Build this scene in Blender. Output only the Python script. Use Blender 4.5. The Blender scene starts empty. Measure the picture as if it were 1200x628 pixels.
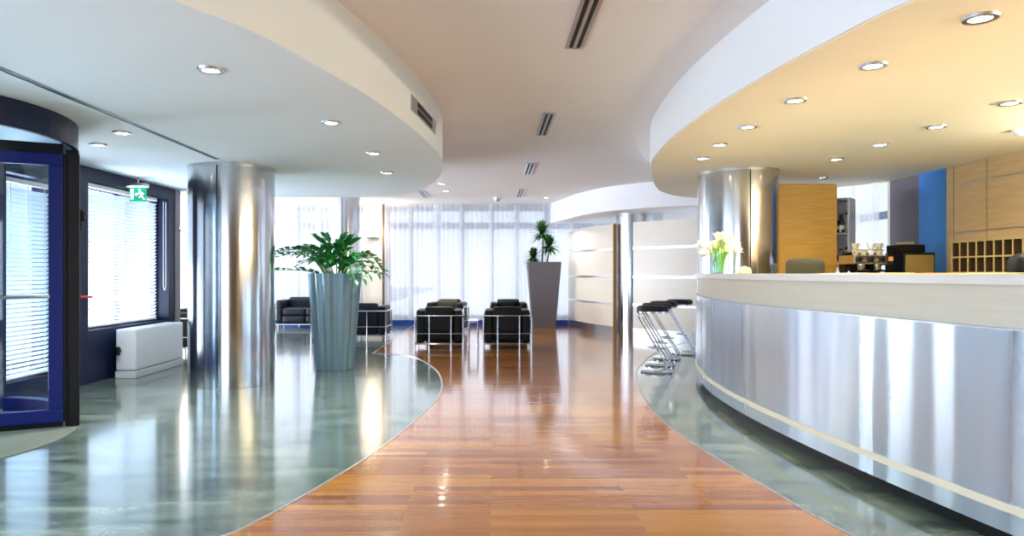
import bpy, bmesh, math, random
from mathutils import Vector, Matrix
random.seed(7)
PI = math.pi
C = bpy.context.scene.collection
EYE = 1.2           # camera height
Z_LOW, Z_HIGH = 2.35, 2.80   # soffits, upper ceiling

# ------------------------------------------------------------------ helpers
def P(px, py, z):
    """point on the horizontal plane z seen at photo pixel (px, py) (1200x628 frame)"""
    s = (320 - py) / (z - EYE)
    return Vector(((px - 575) / s, 800 / s, z))

def lin(c):
    if isinstance(c, str):
        c = tuple(int(c[i:i+2], 16) / 255 for i in (0, 2, 4))
    return tuple((x / 12.92 if x <= 0.04045 else ((x + 0.055) / 1.055) ** 2.4) for x in c) + (1.0,)

def spline(pts, n=8):
    pts = [Vector(p) for p in pts]
    out = []
    for i in range(len(pts) - 1):
        p0 = pts[i-1] if i > 0 else pts[0] * 2 - pts[1]
        p1, p2 = pts[i], pts[i+1]
        p3 = pts[i+2] if i + 2 < len(pts) else p2 * 2 - p1
        for k in range(n):
            t = k / n
            out.append(0.5 * ((2*p1) + (p2-p0)*t + (2*p0-5*p1+4*p2-p3)*t*t + (3*p1-p0-3*p2+p3)*t**3))
    out.append(pts[-1])
    return out

def offset(line, d):
    """2D line moved d to its right-hand side"""
    out = []
    for i, p in enumerate(line):
        a = line[max(0, i-1)]; b = line[min(len(line)-1, i+1)]
        t = (b - a).normalized()
        dd = d[i] if isinstance(d, (list, tuple)) else d
        out.append(Vector((p.x + t.y * dd, p.y - t.x * dd)))
    return out

def obj(name, bm, m, parent=None, smooth=False, loc=None, angle=40):
    me = bpy.data.meshes.new(name)
    bmesh.ops.recalc_face_normals(bm, faces=bm.faces)
    bm.to_mesh(me); bm.free()
    if smooth:
        for p in me.polygons: p.use_smooth = True
        me.set_sharp_from_angle(angle=math.radians(angle))
    me.materials.append(m)
    o = bpy.data.objects.new(name, me); C.objects.link(o)
    if loc: o.location = loc
    if parent: o.parent = parent
    return o

def tag(o, label, cat, group=None):
    o['label'] = label; o['category'] = cat
    if group: o['group'] = group
    return o

def thing(name, label, cat, loc=(0, 0, 0), rot=0, group=None):
    o = bpy.data.objects.new(name, None); C.objects.link(o)
    o.empty_display_size = 0.1
    o.location = loc; o.rotation_euler = (0, 0, rot)
    return tag(o, label, cat, group)

def struct(name, bm, m, smooth=False, parent=None, angle=40):
    o = obj(name, bm, m, parent, smooth, angle=angle)
    if parent is None: o['kind'] = 'structure'
    return o

def dup(root, loc, rot=0, label=None, group=None):
    r = root.copy(); C.objects.link(r); r.location = loc; r.rotation_euler = (0, 0, rot)
    if label: r['label'] = label
    if group: r['group'] = group
    for ch in list(root.children):
        c = ch.copy(); C.objects.link(c); c.parent = r
        for g in list(ch.children):
            d = g.copy(); C.objects.link(d); d.parent = c
    return r

def B(): return bmesh.new()

def box(bm, x0, x1, y0, y1, z0, z1, bev=0, rot=None, seg=2):
    r = bmesh.ops.create_cube(bm, size=1)
    vs = r['verts']
    for v in vs:
        v.co = Vector((x0 + (v.co.x + .5) * (x1 - x0), y0 + (v.co.y + .5) * (y1 - y0), z0 + (v.co.z + .5) * (z1 - z0)))
    if bev:
        es = list({e for v in vs for e in v.link_edges})
        r2 = bmesh.ops.bevel(bm, geom=vs + es, offset=bev, segments=seg, affect='EDGES', profile=.5)
        vs = list({v for v in r2['verts']} | {v for v in vs if v.is_valid})
    if rot is not None:
        for v in vs: v.co = rot @ v.co
    return vs

def prism(bm, poly, z0, z1):
    a = [bm.verts.new((p[0], p[1], z0)) for p in poly]
    b = [bm.verts.new((p[0], p[1], z1)) for p in poly]
    n = len(poly)
    f0 = bm.faces.new(a[::-1]); f1 = bm.faces.new(b)
    for i in range(n):
        bm.faces.new((a[i], a[(i+1) % n], b[(i+1) % n], b[i]))
    bmesh.ops.triangulate(bm, faces=[f0, f1])

def ribbon(bm, inner, outer, z0, z1):
    """solid between two open 2D lines with equal point counts (cheap, no ngons)"""
    rows = []
    for i in range(len(inner)):
        a, b = inner[i], outer[i]
        rows.append([bm.verts.new((a.x, a.y, z0)), bm.verts.new((b.x, b.y, z0)),
                     bm.verts.new((b.x, b.y, z1)), bm.verts.new((a.x, a.y, z1))])
    for r, s in zip(rows, rows[1:]):
        for k in range(4):
            bm.faces.new((r[k], r[(k+1) % 4], s[(k+1) % 4], s[k]))
    bm.faces.new(rows[0]); bm.faces.new(rows[-1][::-1])

def lathe(bm, prof, cx=0, cy=0, seg=32, flute=None):
    rings = []
    for (r, z) in prof:
        if r <= 1e-6:
            rings.append([bm.verts.new((cx, cy, z))]); continue
        ring = []
        for k in range(seg):
            a = 2 * PI * k / seg
            rr = r * (flute(a) if flute else 1)
            ring.append(bm.verts.new((cx + rr * math.cos(a), cy + rr * math.sin(a), z)))
        rings.append(ring)
    for a, b in zip(rings, rings[1:]):
        if len(a) == 1 and len(b) == 1: continue
        for k in range(seg):
            k2 = (k + 1) % seg
            if len(a) == 1: bm.faces.new((a[0], b[k], b[k2]))
            elif len(b) == 1: bm.faces.new((a[k], b[0], a[k2]))
            else: bm.faces.new((a[k], b[k], b[k2], a[k2]))

def tube(bm, pts, r, seg=10, closed=False, r_end=None):
    pts = [Vector(p) for p in pts]
    n = len(pts)
    def tan(i):
        if closed: return (pts[(i+1) % n] - pts[(i-1) % n]).normalized()
        a = pts[max(0, i-1)]; b = pts[min(n-1, i+1)]
        return (b - a).normalized()
    t = tan(0)
    nrm = t.orthogonal().normalized()
    rings = []
    for i in range(n):
        t2 = tan(i)
        q = t.rotation_difference(t2); nrm = q @ nrm; t = t2
        nrm = (nrm - t * nrm.dot(t)).normalized()
        bi = t.cross(nrm)
        rr = r if r_end is None else r + (r_end - r) * i / (n - 1)
        rings.append([bm.verts.new(pts[i] + (nrm * math.cos(2*PI*k/seg) + bi * math.sin(2*PI*k/seg)) * rr) for k in range(seg)])
    pairs = list(zip(rings, rings[1:]))
    if closed: pairs.append((rings[-1], rings[0]))
    for a, b in pairs:
        for k in range(seg):
            bm.faces.new((a[k], a[(k+1) % seg], b[(k+1) % seg], b[k]))
    if not closed:
        bm.faces.new(rings[0][::-1]); bm.faces.new(rings[-1])

def fillet(pts, r, n=5):
    """round the corners of a 3D polyline"""
    pts = [Vector(p) for p in pts]
    out = [pts[0]]
    for a, b, c in zip(pts, pts[1:], pts[2:]):
        u = (a - b); v = (c - b)
        d = min(r, u.length * .45, v.length * .45)
        p, q = b + u.normalized() * d, b + v.normalized() * d
        for k in range(n + 1):
            t = k / n
            out.append(p * (1-t)**2 + b * 2 * t * (1-t) + q * t * t)
    out.append(pts[-1])
    return out

def cushion(bm, cx, cy, cz, sx, sy, sz, r=.04, puff=.012, n=6):
    """soft rounded block"""
    r2 = bmesh.ops.create_cube(bm, size=2)
    bmesh.ops.subdivide_edges(bm, edges=list(bm.edges), cuts=n, use_grid_fill=True)
    vs = list(bm.verts)        # one cushion per bmesh
    h = Vector((sx/2, sy/2, sz/2))
    for v in vs:
        q = v.co.copy()
        p = Vector((q.x * h.x, q.y * h.y, q.z * h.z))
        # steer grid lines towards the rim so the rounding has vertices
        for k in range(3):
            s = 1 if q[k] >= 0 else -1
            a = abs(q[k])
            p[k] = s * h[k] * (1 - (1 - a) ** 1.6)
        inner = Vector([max(-(h[k]-r), min(h[k]-r, p[k])) for k in range(3)])
        d = p - inner
        if d.length > 1e-9:
            m = max(abs(d.x), abs(d.y), abs(d.z))
            d = d.normalized() * m
            p = inner + d
        u = [1 - q[k]**2 for k in range(3)]
        p.x += math.copysign(puff, q.x) * u[1] * u[2] * (abs(q.x) > .99)
        p.y += math.copysign(puff, q.y) * u[0] * u[2] * (abs(q.y) > .99)
        p.z += math.copysign(puff, q.z) * u[0] * u[1] * (abs(q.z) > .99)
        v.co = p + Vector((cx, cy, cz))

# ---------------------------------------------------------------- materials
def nt(name):
    m = bpy.data.materials.new(name); m.use_nodes = True
    t = m.node_tree
    return m, t, t.nodes['Principled BSDF'], t.nodes['Material Output']

def mat(name, col, rough=.5, metal=0, coat=0, noise=0, nscale=6, bump=0, bscale=60, emit=None, estr=0, spec=.5, alpha=1, trans=0, stretch=None):
    m, t, b, out = nt(name)
    c = lin(col)
    b.inputs['Base Color'].default_value = c
    b.inputs['Roughness'].default_value = rough
    b.inputs['Metallic'].default_value = metal
    b.inputs['Coat Weight'].default_value = coat
    b.inputs['Specular IOR Level'].default_value = spec
    b.inputs['Transmission Weight'].default_value = trans
    if emit:
        b.inputs['Emission Color'].default_value = lin(emit); b.inputs['Emission Strength'].default_value = estr
    tc = t.nodes.new('ShaderNodeTexCoord')
    src = tc.outputs['Object']
    if stretch:
        mp = t.nodes.new('ShaderNodeMapping'); mp.inputs['Scale'].default_value = stretch
        t.links.new(src, mp.inputs['Vector']); src = mp.outputs['Vector']
    nz = t.nodes.new('ShaderNodeTexNoise'); nz.inputs['Scale'].default_value = nscale; nz.inputs['Detail'].default_value = 5
    t.links.new(src, nz.inputs['Vector'])
    if noise:
        mx = t.nodes.new('ShaderNodeMix'); mx.data_type = 'RGBA'
        mx.inputs['A'].default_value = tuple(x * (1 - noise) for x in c[:3]) + (1,)
        mx.inputs['B'].default_value = tuple(min(1, x * (1 + noise)) for x in c[:3]) + (1,)
        t.links.new(nz.outputs['Fac'], mx.inputs['Factor'])
        t.links.new(mx.outputs['Result'], b.inputs['Base Color'])
    if bump:
        nb = t.nodes.new('ShaderNodeTexNoise'); nb.inputs['Scale'].default_value = bscale; nb.inputs['Detail'].default_value = 3
        t.links.new(src, nb.inputs['Vector'])
        bp = t.nodes.new('ShaderNodeBump'); bp.inputs['Strength'].default_value = bump; bp.inputs['Distance'].default_value = .01
        t.links.new(nb.outputs['Fac'], bp.inputs['Height'])
        t.links.new(bp.outputs['Normal'], b.inputs['Normal'])
    return m

def m_steel(name, col='c9cdd2', rough=.24, aniso=.75, rot=0.0, bands=.12, ripple=.2):
    """brushed stainless sheet: grain runs round the form, so highlights pull out vertically"""
    m, t, b, out = nt(name)
    b.inputs['Metallic'].default_value = 1
    b.inputs['Anisotropic'].default_value = aniso
    b.inputs['Anisotropic Rotation'].default_value = rot
    tg = t.nodes.new('ShaderNodeTangent'); tg.direction_type = 'RADIAL'; tg.axis = 'Z'
    t.links.new(tg.outputs['Tangent'], b.inputs['Tangent'])
    tc = t.nodes.new('ShaderNodeTexCoord')
    mp = t.nodes.new('ShaderNodeMapping'); mp.inputs['Scale'].default_value = (2.2, 2.2, .12)
    nz = t.nodes.new('ShaderNodeTexNoise'); nz.inputs['Scale'].default_value = 2.5; nz.inputs['Detail'].default_value = 4
    t.links.new(tc.outputs['Object'], mp.inputs['Vector']); t.links.new(mp.outputs['Vector'], nz.inputs['Vector'])
    c = lin(col)
    mx = t.nodes.new('ShaderNodeMix'); mx.data_type = 'RGBA'
    mx.inputs['A'].default_value = tuple(x * (1 - bands) for x in c[:3]) + (1,)
    mx.inputs['B'].default_value = tuple(min(1, x * (1 + bands)) for x in c[:3]) + (1,)
    t.links.new(nz.outputs['Fac'], mx.inputs['Factor']); t.links.new(mx.outputs['Result'], b.inputs['Base Color'])
    mr = t.nodes.new('ShaderNodeMapRange')
    mr.inputs['To Min'].default_value = rough * .8; mr.inputs['To Max'].default_value = rough * 1.25
    t.links.new(nz.outputs['Fac'], mr.inputs['Value']); t.links.new(mr.outputs['Result'], b.inputs['Roughness'])
    # sheet metal is never quite flat: long vertical ripples
    n2 = t.nodes.new('ShaderNodeTexNoise'); n2.inputs['Scale'].default_value = 1.6; n2.inputs['Detail'].default_value = 1
    t.links.new(mp.outputs['Vector'], n2.inputs['Vector'])
    bp = t.nodes.new('ShaderNodeBump'); bp.inputs['Strength'].default_value = ripple; bp.inputs['Distance'].default_value = .03
    t.links.new(n2.outputs['Fac'], bp.inputs['Height']); t.links.new(bp.outputs['Normal'], b.inputs['Normal'])
    return m

def m_wood_floor():
    m, t, b, out = nt('orange strip parquet')
    tc = t.nodes.new('ShaderNodeTexCoord')
    br = t.nodes.new('ShaderNodeTexBrick')
    br.offset = .37; br.offset_frequency = 2
    br.inputs['Scale'].default_value = 1
    br.inputs['Brick Width'].default_value = 1.15; br.inputs['Row Height'].default_value = .075
    br.inputs['Mortar Size'].default_value = .0012; br.inputs['Mortar Smooth'].default_value = .2; br.inputs['Bias'].default_value = 0
    br.inputs['Color1'].default_value = lin('804414'); br.inputs['Color2'].default_value = lin('b47a2c')
    br.inputs['Mortar'].default_value = lin('a0642c')
    t.links.new(tc.outputs['Object'], br.inputs['Vector'])
    mp = t.nodes.new('ShaderNodeMapping'); mp.inputs['Scale'].default_value = (1.2, 26, 1)
    nz = t.nodes.new('ShaderNodeTexNoise'); nz.inputs['Scale'].default_value = 2.2; nz.inputs['Detail'].default_value = 6; nz.inputs['Distortion'].default_value = .4
    t.links.new(tc.outputs['Object'], mp.inputs['Vector']); t.links.new(mp.outputs['Vector'], nz.inputs['Vector'])
    rp = t.nodes.new('ShaderNodeValToRGB')
    rp.color_ramp.elements[0].position = .3; rp.color_ramp.elements[0].color = (.55, .48, .42, 1)
    rp.color_ramp.elements[1].position = .7; rp.color_ramp.elements[1].color = (1.1, 1.1, 1.1, 1)
    t.links.new(nz.outputs['Fac'], rp.inputs['Fac'])
    mx = t.nodes.new('ShaderNodeMix'); mx.data_type = 'RGBA'; mx.blend_type = 'MULTIPLY'; mx.inputs['Factor'].default_value = .5
    t.links.new(br.outputs['Color'], mx.inputs['A']); t.links.new(rp.outputs['Color'], mx.inputs['B'])
    t.links.new(mx.outputs['Result'], b.inputs['Base Color'])
    b.inputs['Roughness'].default_value = .17
    b.inputs['Coat Weight'].default_value = .6; b.inputs['Coat Roughness'].default_value = .06
    # boards are a hair crowned and uneven: breaks reflections into stripes along the boards
    mp2 = t.nodes.new('ShaderNodeMapping'); mp2.inputs['Scale'].default_value = (.35, 13.33, 1)
    n2 = t.nodes.new('ShaderNodeTexNoise'); n2.inputs['Scale'].default_value = 1; n2.inputs['Detail'].default_value = 0
    t.links.new(tc.outputs['Object'], mp2.inputs['Vector']); t.links.new(mp2.outputs['Vector'], n2.inputs['Vector'])
    bp = t.nodes.new('ShaderNodeBump'); bp.inputs['Strength'].default_value = .22; bp.inputs['Distance'].default_value = .0045
    t.links.new(n2.outputs['Fac'], bp.inputs['Height'])
    t.links.new(bp.outputs['Normal'], b.inputs['Normal']); t.links.new(bp.outputs['Normal'], b.inputs['Coat Normal'])
    return m

def m_stone_floor():
    m, t, b, out = nt('polished grey green slate tiles')
    tc = t.nodes.new('ShaderNodeTexCoord')
    br = t.nodes.new('ShaderNodeTexBrick')
    br.offset = .5
    br.inputs['Scale'].default_value = 1; br.inputs['Brick Width'].default_value = .9; br.inputs['Row Height'].default_value = .6
    br.inputs['Mortar Size'].default_value = .0025; br.inputs['Mortar Smooth'].default_value = .3
    br.inputs['Color1'].default_value = lin('566663'); br.inputs['Color2'].default_value = lin('6a7a76')
    br.inputs['Mortar'].default_value = lin('4a5552')
    t.links.new(tc.outputs['Object'], br.inputs['Vector'])
    mp = t.nodes.new('ShaderNodeMapping'); mp.inputs['Scale'].default_value = (1, 2.6, 1); mp.inputs['Rotation'].default_value = (0, 0, .15)
    nz = t.nodes.new('ShaderNodeTexNoise'); nz.inputs['Scale'].default_value = 1.7; nz.inputs['Detail'].default_value = 9; nz.inputs['Roughness'].default_value = .62; nz.inputs['Distortion'].default_value = 1.2
    t.links.new(tc.outputs['Object'], mp.inputs['Vector']); t.links.new(mp.outputs['Vector'], nz.inputs['Vector'])
    rp = t.nodes.new('ShaderNodeValToRGB')
    rp.color_ramp.elements[0].position = .36; rp.color_ramp.elements[0].color = (.3, .36, .36, 1)
    rp.color_ramp.elements[1].position = .66; rp.color_ramp.elements[1].color = (1.3, 1.3, 1.2, 1)
    t.links.new(nz.outputs['Fac'], rp.inputs['Fac'])
    mx = t.nodes.new('ShaderNodeMix'); mx.data_type = 'RGBA'; mx.blend_type = 'MULTIPLY'; mx.inputs['Factor'].default_value = .9
    t.links.new(br.outputs['Color'], mx.inputs['A']); t.links.new(rp.outputs['Color'], mx.inputs['B'])
    t.links.new(mx.outputs['Result'], b.inputs['Base Color'])
    b.inputs['Roughness'].default_value = .16
    b.inputs['Specular IOR Level'].default_value = .75
    b.inputs['Coat Weight'].default_value = .5; b.inputs['Coat Roughness'].default_value = .08
    bp = t.nodes.new('ShaderNodeBump'); bp.inputs['Strength'].default_value = .03; bp.inputs['Distance'].default_value = .004
    t.links.new(nz.outputs['Fac'], bp.inputs['Height']); t.links.new(bp.outputs['Normal'], b.inputs['Normal'])
    return m

def m_veneer(name, a, b_, rough=.4, scale=(1.5, 1.5, 22)):
    m, t, b, out = nt(name)
    tc = t.nodes.new('ShaderNodeTexCoord')
    mp = t.nodes.new('ShaderNodeMapping'); mp.inputs['Scale'].default_value = scale
    nz = t.nodes.new('ShaderNodeTexNoise'); nz.inputs['Scale'].default_value = 2; nz.inputs['Detail'].default_value = 5
    t.links.new(tc.outputs['Object'], mp.inputs['Vector']); t.links.new(mp.outputs['Vector'], nz.inputs['Vector'])
    rp = t.nodes.new('ShaderNodeValToRGB')
    rp.color_ramp.elements[0].position = .3; rp.color_ramp.elements[0].color = lin(a)
    rp.color_ramp.elements[1].position = .7; rp.color_ramp.elements[1].color = lin(b_)
    t.links.new(nz.outputs['Fac'], rp.inputs['Fac']); t.links.new(rp.outputs['Color'], b.inputs['Base Color'])
    b.inputs['Roughness'].default_value = rough
    return m

def m_glass(name, tint=(.93, .97, 1), refl=.9):
    m, t, b, out = nt(name)
    t.nodes.remove(b)
    tr = t.nodes.new('ShaderNodeBsdfTransparent'); tr.inputs['Color'].default_value = tint + (1,)
    gl = t.nodes.new('ShaderNodeBsdfGlossy'); gl.inputs['Roughness'].default_value = .02; gl.inputs['Color'].default_value = (refl, refl, refl, 1)
    lw = t.nodes.new('ShaderNodeLayerWeight'); lw.inputs['Blend'].default_value = .5
    pw = t.nodes.new('ShaderNodeMath'); pw.operation = 'POWER'; pw.inputs[1].default_value = 5
    fr = t.nodes.new('ShaderNodeMath'); fr.operation = 'MULTIPLY_ADD'; fr.inputs[1].default_value = .92; fr.inputs[2].default_value = .035
    t.links.new(lw.outputs['Facing'], pw.inputs[0]); t.links.new(pw.outputs[0], fr.inputs[0])
    mx = t.nodes.new('ShaderNodeMixShader')
    t.links.new(fr.outputs[0], mx.inputs['Fac']); t.links.new(tr.outputs['BSDF'], mx.inputs[1]); t.links.new(gl.outputs['BSDF'], mx.inputs[2])
    t.links.new(mx.outputs['Shader'], out.inputs['Surface'])
    return m

def m_sheer(name, col, see=.25, transl=.6):
    m, t, b, out = nt(name)
    b.inputs['Base Color'].default_value = lin(col); b.inputs['Roughness'].default_value = .9
    b.inputs['Specular IOR Level'].default_value = .1
    tl = t.nodes.new('ShaderNodeBsdfTranslucent'); tl.inputs['Color'].default_value = lin(col)
    tr = t.nodes.new('ShaderNodeBsdfTransparent')
    a = t.nodes.new('ShaderNodeMixShader'); a.inputs['Fac'].default_value = transl
    t.links.new(b.outputs['BSDF'], a.inputs[1]); t.links.new(tl.outputs['BSDF'], a.inputs[2])
    c = t.nodes.new('ShaderNodeMixShader'); c.inputs['Fac'].default_value = see
    t.links.new(a.outputs['Shader'], c.inputs[1]); t.links.new(tr.outputs['BSDF'], c.inputs[2])
    t.links.new(c.outputs['Shader'], out.inputs['Surface'])
    return m

M = {}
M['wood'] = m_wood_floor()
M['stone'] = m_stone_floor()
M['soffit_left'] = mat('white matt plaster soffit', 'e4edf2', .85, noise=.015, nscale=2)
M['soffit_right'] = mat('matt plaster soffit with warm light tint', 'f4ecd6', .85, noise=.015, nscale=2)  # warm tint of the downlights is painted into the plaster colour
M['ceiling'] = mat('warm white matt ceiling paint', 'e9e9ea', .85, noise=.015, nscale=2)
M['wall'] = mat('warm white wall paint', 'efe4d6', .8, noise=.02, nscale=3)
M['navy'] = mat('navy powder coated metal', '101c3c', .45, metal=0, noise=.1, spec=.3)
M['bluemetal'] = mat('royal blue lacquered metal', '061a66', .4, spec=.3, noise=.06)
M['black'] = mat('black lacquer', '08090c', .4, spec=.3, noise=.1)
M['taupe'] = mat('taupe painted jamb', '8d8890', .6, noise=.03)
M['steel'] = m_steel('brushed stainless sheet', 'c8cbd0', .15, .4, .25)
M['steel_counter'] = m_steel('brushed stainless counter cladding', 'cfdcea', .28, .95, .25, .12, .6)
M['chrome'] = mat('polished chrome tube', 'd8dade', .08, metal=1, noise=.03)
M['alu'] = mat('satin aluminium', 'c3c6ca', .3, metal=1, noise=.04)
M['strip'] = mat('bright satin aluminium strip', 'e6e8ec', .3, metal=.9, noise=.03)
M['dark'] = mat('dark slot', '07080a', .6, noise=.1)
M['frame_white'] = mat('pale grey window frame', '868fa2', .5, noise=.03)
M['glass'] = m_glass('clear window glass')
M['vase_glass'] = m_glass('thin vase glass', (.88, .97, .93))
M['curtain'] = m_sheer('sheer white voile', 'f8f8ff', .38, .62)
M['blind'] = m_sheer('white blind slats', 'f4f9ff', .0, .55)
M['leather'] = mat('black leather', '060a12', .5, spec=.25, noise=.15, bump=.15, bscale=90)
M['leather_navy'] = mat('blue black leather', '0a1120', .5, spec=.3, noise=.15, bump=.15, bscale=90)
M['olive'] = mat('olive brown woven fabric', '4a4736', .9, noise=.12, nscale=120, bump=.3, bscale=250)
M['counter_top'] = m_veneer('pale bleached veneer top', 'dcd7cf', 'e3dfd8', .3)
M['counter_panel'] = m_veneer('cream veneer panel', 'd0cab8', 'd6d1c0', .45)
M['counter_strip'] = mat('cream lacquer strip', 'e9dfc6', .4, noise=.02)
M['panel_cream'] = m_veneer('cream wood partition veneer', 'dfd8cc', 'e4ddd2', .35)
M['panel_edge'] = m_veneer('oak edge', 'a98355', 'b99263', .5)
M['maple'] = m_veneer('honey maple veneer', 'c89a41', 'd8ac52', .4)
M['wallwood'] = m_veneer('pale oak wall veneer', 'cfae7c', 'dcbd8c', .45, (1.5, 1.5, 14))
M['groove'] = mat('shadow groove', '8a6c48', .7, noise=.05)
M['grey_wall'] = mat('grey violet stucco', '77727f', .8, noise=.1, nscale=4)
M['blue_wall'] = mat('bright blue stucco', '4189dc', .7, noise=.14, nscale=4)
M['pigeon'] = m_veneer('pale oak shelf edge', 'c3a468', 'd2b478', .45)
M['pigeon_shade'] = mat('shaded brown pigeonhole inside', '5c452a', .7, noise=.1)  # darker brown paints in the shade of the deep cells
M['radiator'] = mat('white enamel', 'e3eaf1', .35, noise=.015)
M['pot_blue'] = mat('blue grey glazed fibre pot', '7a95a4', .3, metal=.4, noise=.06)
M['pot_taupe'] = mat('taupe matt fibre pot', '66646a', .6, noise=.06, nscale=20)
M['soil'] = mat('dark potting soil', '2b2118', .95, noise=.4, nscale=60, bump=.8)
M['leaf'] = mat('glossy deep green leaf', '2a8240', .3, noise=.45, nscale=7)
M['leaf2'] = mat('dark olive green leaf', '2f5a2c', .4, noise=.4, nscale=12)
M['stem'] = mat('pale green stem', '5f9a45', .5, noise=.2)
M['cane'] = mat('grey brown cane', '6a5440', .8, noise=.3, nscale=30, bump=.5)
M['petal'] = mat('pale yellow cream petal', 'fbf6dc', .5, noise=.08)
M['petal_green'] = mat('lime green stem', '8fc13a', .5, noise=.15)
M['lens'] = mat('lit downlight lens', 'fff2d0', .4, emit='fff0c8', estr=14, noise=.01)
M['sconce_glow'] = mat('lit sconce bowl opening', 'fff2d8', .4, emit='ffe2b0', estr=9, noise=.01)
M['plaster_white'] = mat('white plastic', 'f2f2f0', .4, noise=.01)
M['green_sign'] = mat('lit green sign face', '12a27c', .4, emit='12a884', estr=.25, noise=.01)
M['sign_white'] = mat('lit white pictogram', 'ffffff', .4, emit='ffffff', estr=.9, noise=.01)
M['red'] = mat('red plastic', 'd0242e', .4, noise=.05)
M['mat'] = mat('speckled grey entrance matting', '6c7872', .95, noise=.45, nscale=140, bump=.5, bscale=200)
M['paving'] = mat('grey street paving', '9aa0a6', .9, noise=.15, nscale=5)
M['hedge'] = mat('street greenery', '3f6a3c', .9, noise=.5, nscale=14, bump=1, bscale=20)
M['facade'] = mat('pale blue grey facade', '8fa6bd', .8, noise=.1)
M['brownglass'] = mat('bronze tinted panel', '8a7442', .25, noise=.08)
M['paper_o'] = mat('orange printed paper', 'e98a3a', .6, noise=.05)
M['paper_y'] = mat('yellow printed paper', 'f0d37a', .6, noise=.05)
M['paper_w'] = mat('white paper', 'f3efe6', .6, noise=.02)
M['cup'] = mat('beige glazed cup', 'cfc6a4', .35, noise=.04)
M['cupw'] = mat('white porcelain', 'f4f4f2', .25, noise=.01)
M['bottle_dark'] = mat('dark green bottle glass', '10241a', .12, coat=.3, noise=.2)
M['bottle_brown'] = mat('amber bottle glass', '46200c', .12, coat=.3, noise=.2)
M['bottle_clear'] = mat('clear bottle glass', 'b9c7cc', .1, coat=.3, noise=.05)
M['bottle_red'] = mat('red liqueur bottle', '7a1018', .12, coat=.3, noise=.1)
M['labelpaper'] = mat('cream bottle label', 'e9dfc8', .6, noise=.05)
M['cabinet'] = m_veneer('grey veneer cabinet', '8f8a80', '9d978c', .5)
M['shelf_grey'] = m_veneer('pale grey lilac laminate', 'a9a5ae', 'b5b1ba', .5)
M['sill_daylight'] = mat('sill board tinted daylight blue', '1c3f92', .45, noise=.06)  # blue cast of the daylight is painted into the board colour
M['screen_back'] = mat('dark grey plastic', '24262b', .4, noise=.1)

# ------------------------------------------------------------- plan curves
CURVE_L = spline([(-3.6, -.2), (-2.75, .8), (-2.0, 1.8), (-1.30, 2.95), (-1.126, 3.27), (-.938, 3.88), (-.755, 4.62), (-.577, 5.77), (-.495, 6.95),
                  (-.62, 8.2), (-.85, 9.1), (-1.07, 9.7), (-1.35, 10.05), (-1.77, 10.2)], 6)
CURVE_L = [Vector((p.x, p.y)) for p in CURVE_L]
SOFF_R = spline([(3.6, .3), (2.7, 1.3), (2.08, 2.2), (1.79, 2.875), (1.69, 3.36), (1.6, 4.04), (1.54, 5.11), (1.58, 6.24), (1.74, 7.39),
                 (2.15, 8.9), (2.45, 9.7), (2.85, 10.25), (3.35, 10.45), (3.9, 10.2), (4.5, 9.35), (4.98, 8.75)], 6)
FLOOR_R = spline([(3.4, .3), (2.5, 1.4), (1.95, 2.3), (1.64, 3.12), (1.53, 3.83), (1.455, 4.4), (1.405, 5.0), (1.40, 5.71), (1.46, 6.5), (1.58, 7.38),
                  (1.76, 8.27), (1.99, 9.05), (2.43, 10.2), (2.87, 11.03), (3.66, 12.2), (4.98, 13.6)], 6)
COUNTER = spline([(2.95, .6), (2.55, 1.7), (2.34, 2.4), (2.23, 2.86), (2.15, 3.4), (2.085, 3.95), (2.03, 4.6), (2.005, 5.2), (2.012, 5.8), (2.06, 6.42), (2.16, 7.0),
                  (2.3, 7.65), (2.52, 8.25), (2.87, 8.85), (3.3, 9.35), (3.8, 9.7)], 6)
SOFF_BACK = spline([(1.35, 15.8), (1.52, 14.9), (1.75, 13.75), (2.13, 12.75), (2.72, 12.05), (3.46, 11.55), (4.2, 11.3), (5.0, 11.2)], 6)

# -------------------------------------------------------------------- floor
bm = B(); prism(bm, [(-4.35, -5), (5, -5), (5, 15.8), (-8, 15.8), (-8, 9.55), (-4.35, 9.55)], -.1, 0)
struct('floor', bm, M['stone'])
bm = B()
poly = [(p.x, p.y) for p in CURVE_L] + [(-1.75, 15.72), (4.9, 15.72)] + [(p.x, p.y) for p in FLOOR_R[::-1]] + [(3.4, -4.9), (-3.6, -4.9)]
prism(bm, poly, -.02, .004)
struct('floor', bm, M['wood'])
bm = B(); line = CURVE_L + [Vector((-1.755, 10.4)), Vector((-1.755, 13)), Vector((-1.755, 15.7))]
ribbon(bm, CURVE_L, offset(CURVE_L, -.016), -.01, .007)
ribbon(bm, [Vector((-1.75, 10.2)), Vector((-1.75, 15.7))], [Vector((-1.766, 10.2)), Vector((-1.766, 15.7))], -.01, .007)
struct('trim_1', bm, M['alu'])
bm = B(); ribbon(bm, FLOOR_R, offset(FLOOR_R, .016), -.01, .007)
struct('trim_2', bm, M['alu'])

# ----------------------------------------------------------------- ceilings
bm = B(); box(bm, -8.2, 5.2, -5.2, 16.0, Z_HIGH, Z_HIGH + .2)
struct('ceiling', bm, M['ceiling'])
bm = B()
poly = [(p.x, p.y) for p in CURVE_L[:-1]] + [(-1.9, 10.33), (-8, 10.38), (-8, 9.5), (-4.4, 9.5), (-4.4, -5), (-3.6, -5)]
prism(bm, poly, Z_LOW, Z_HIGH + .05)
struct('ceiling', bm, M['soffit_left'], True)
bm = B()
poly = [(p.x, p.y) for p in SOFF_R] + [(5.05, 8.7), (5.05, -5), (3.6, -5)]
prism(bm, poly, Z_LOW, Z_HIGH + .05)
struct('ceiling', bm, M['soffit_right'], True)
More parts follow.
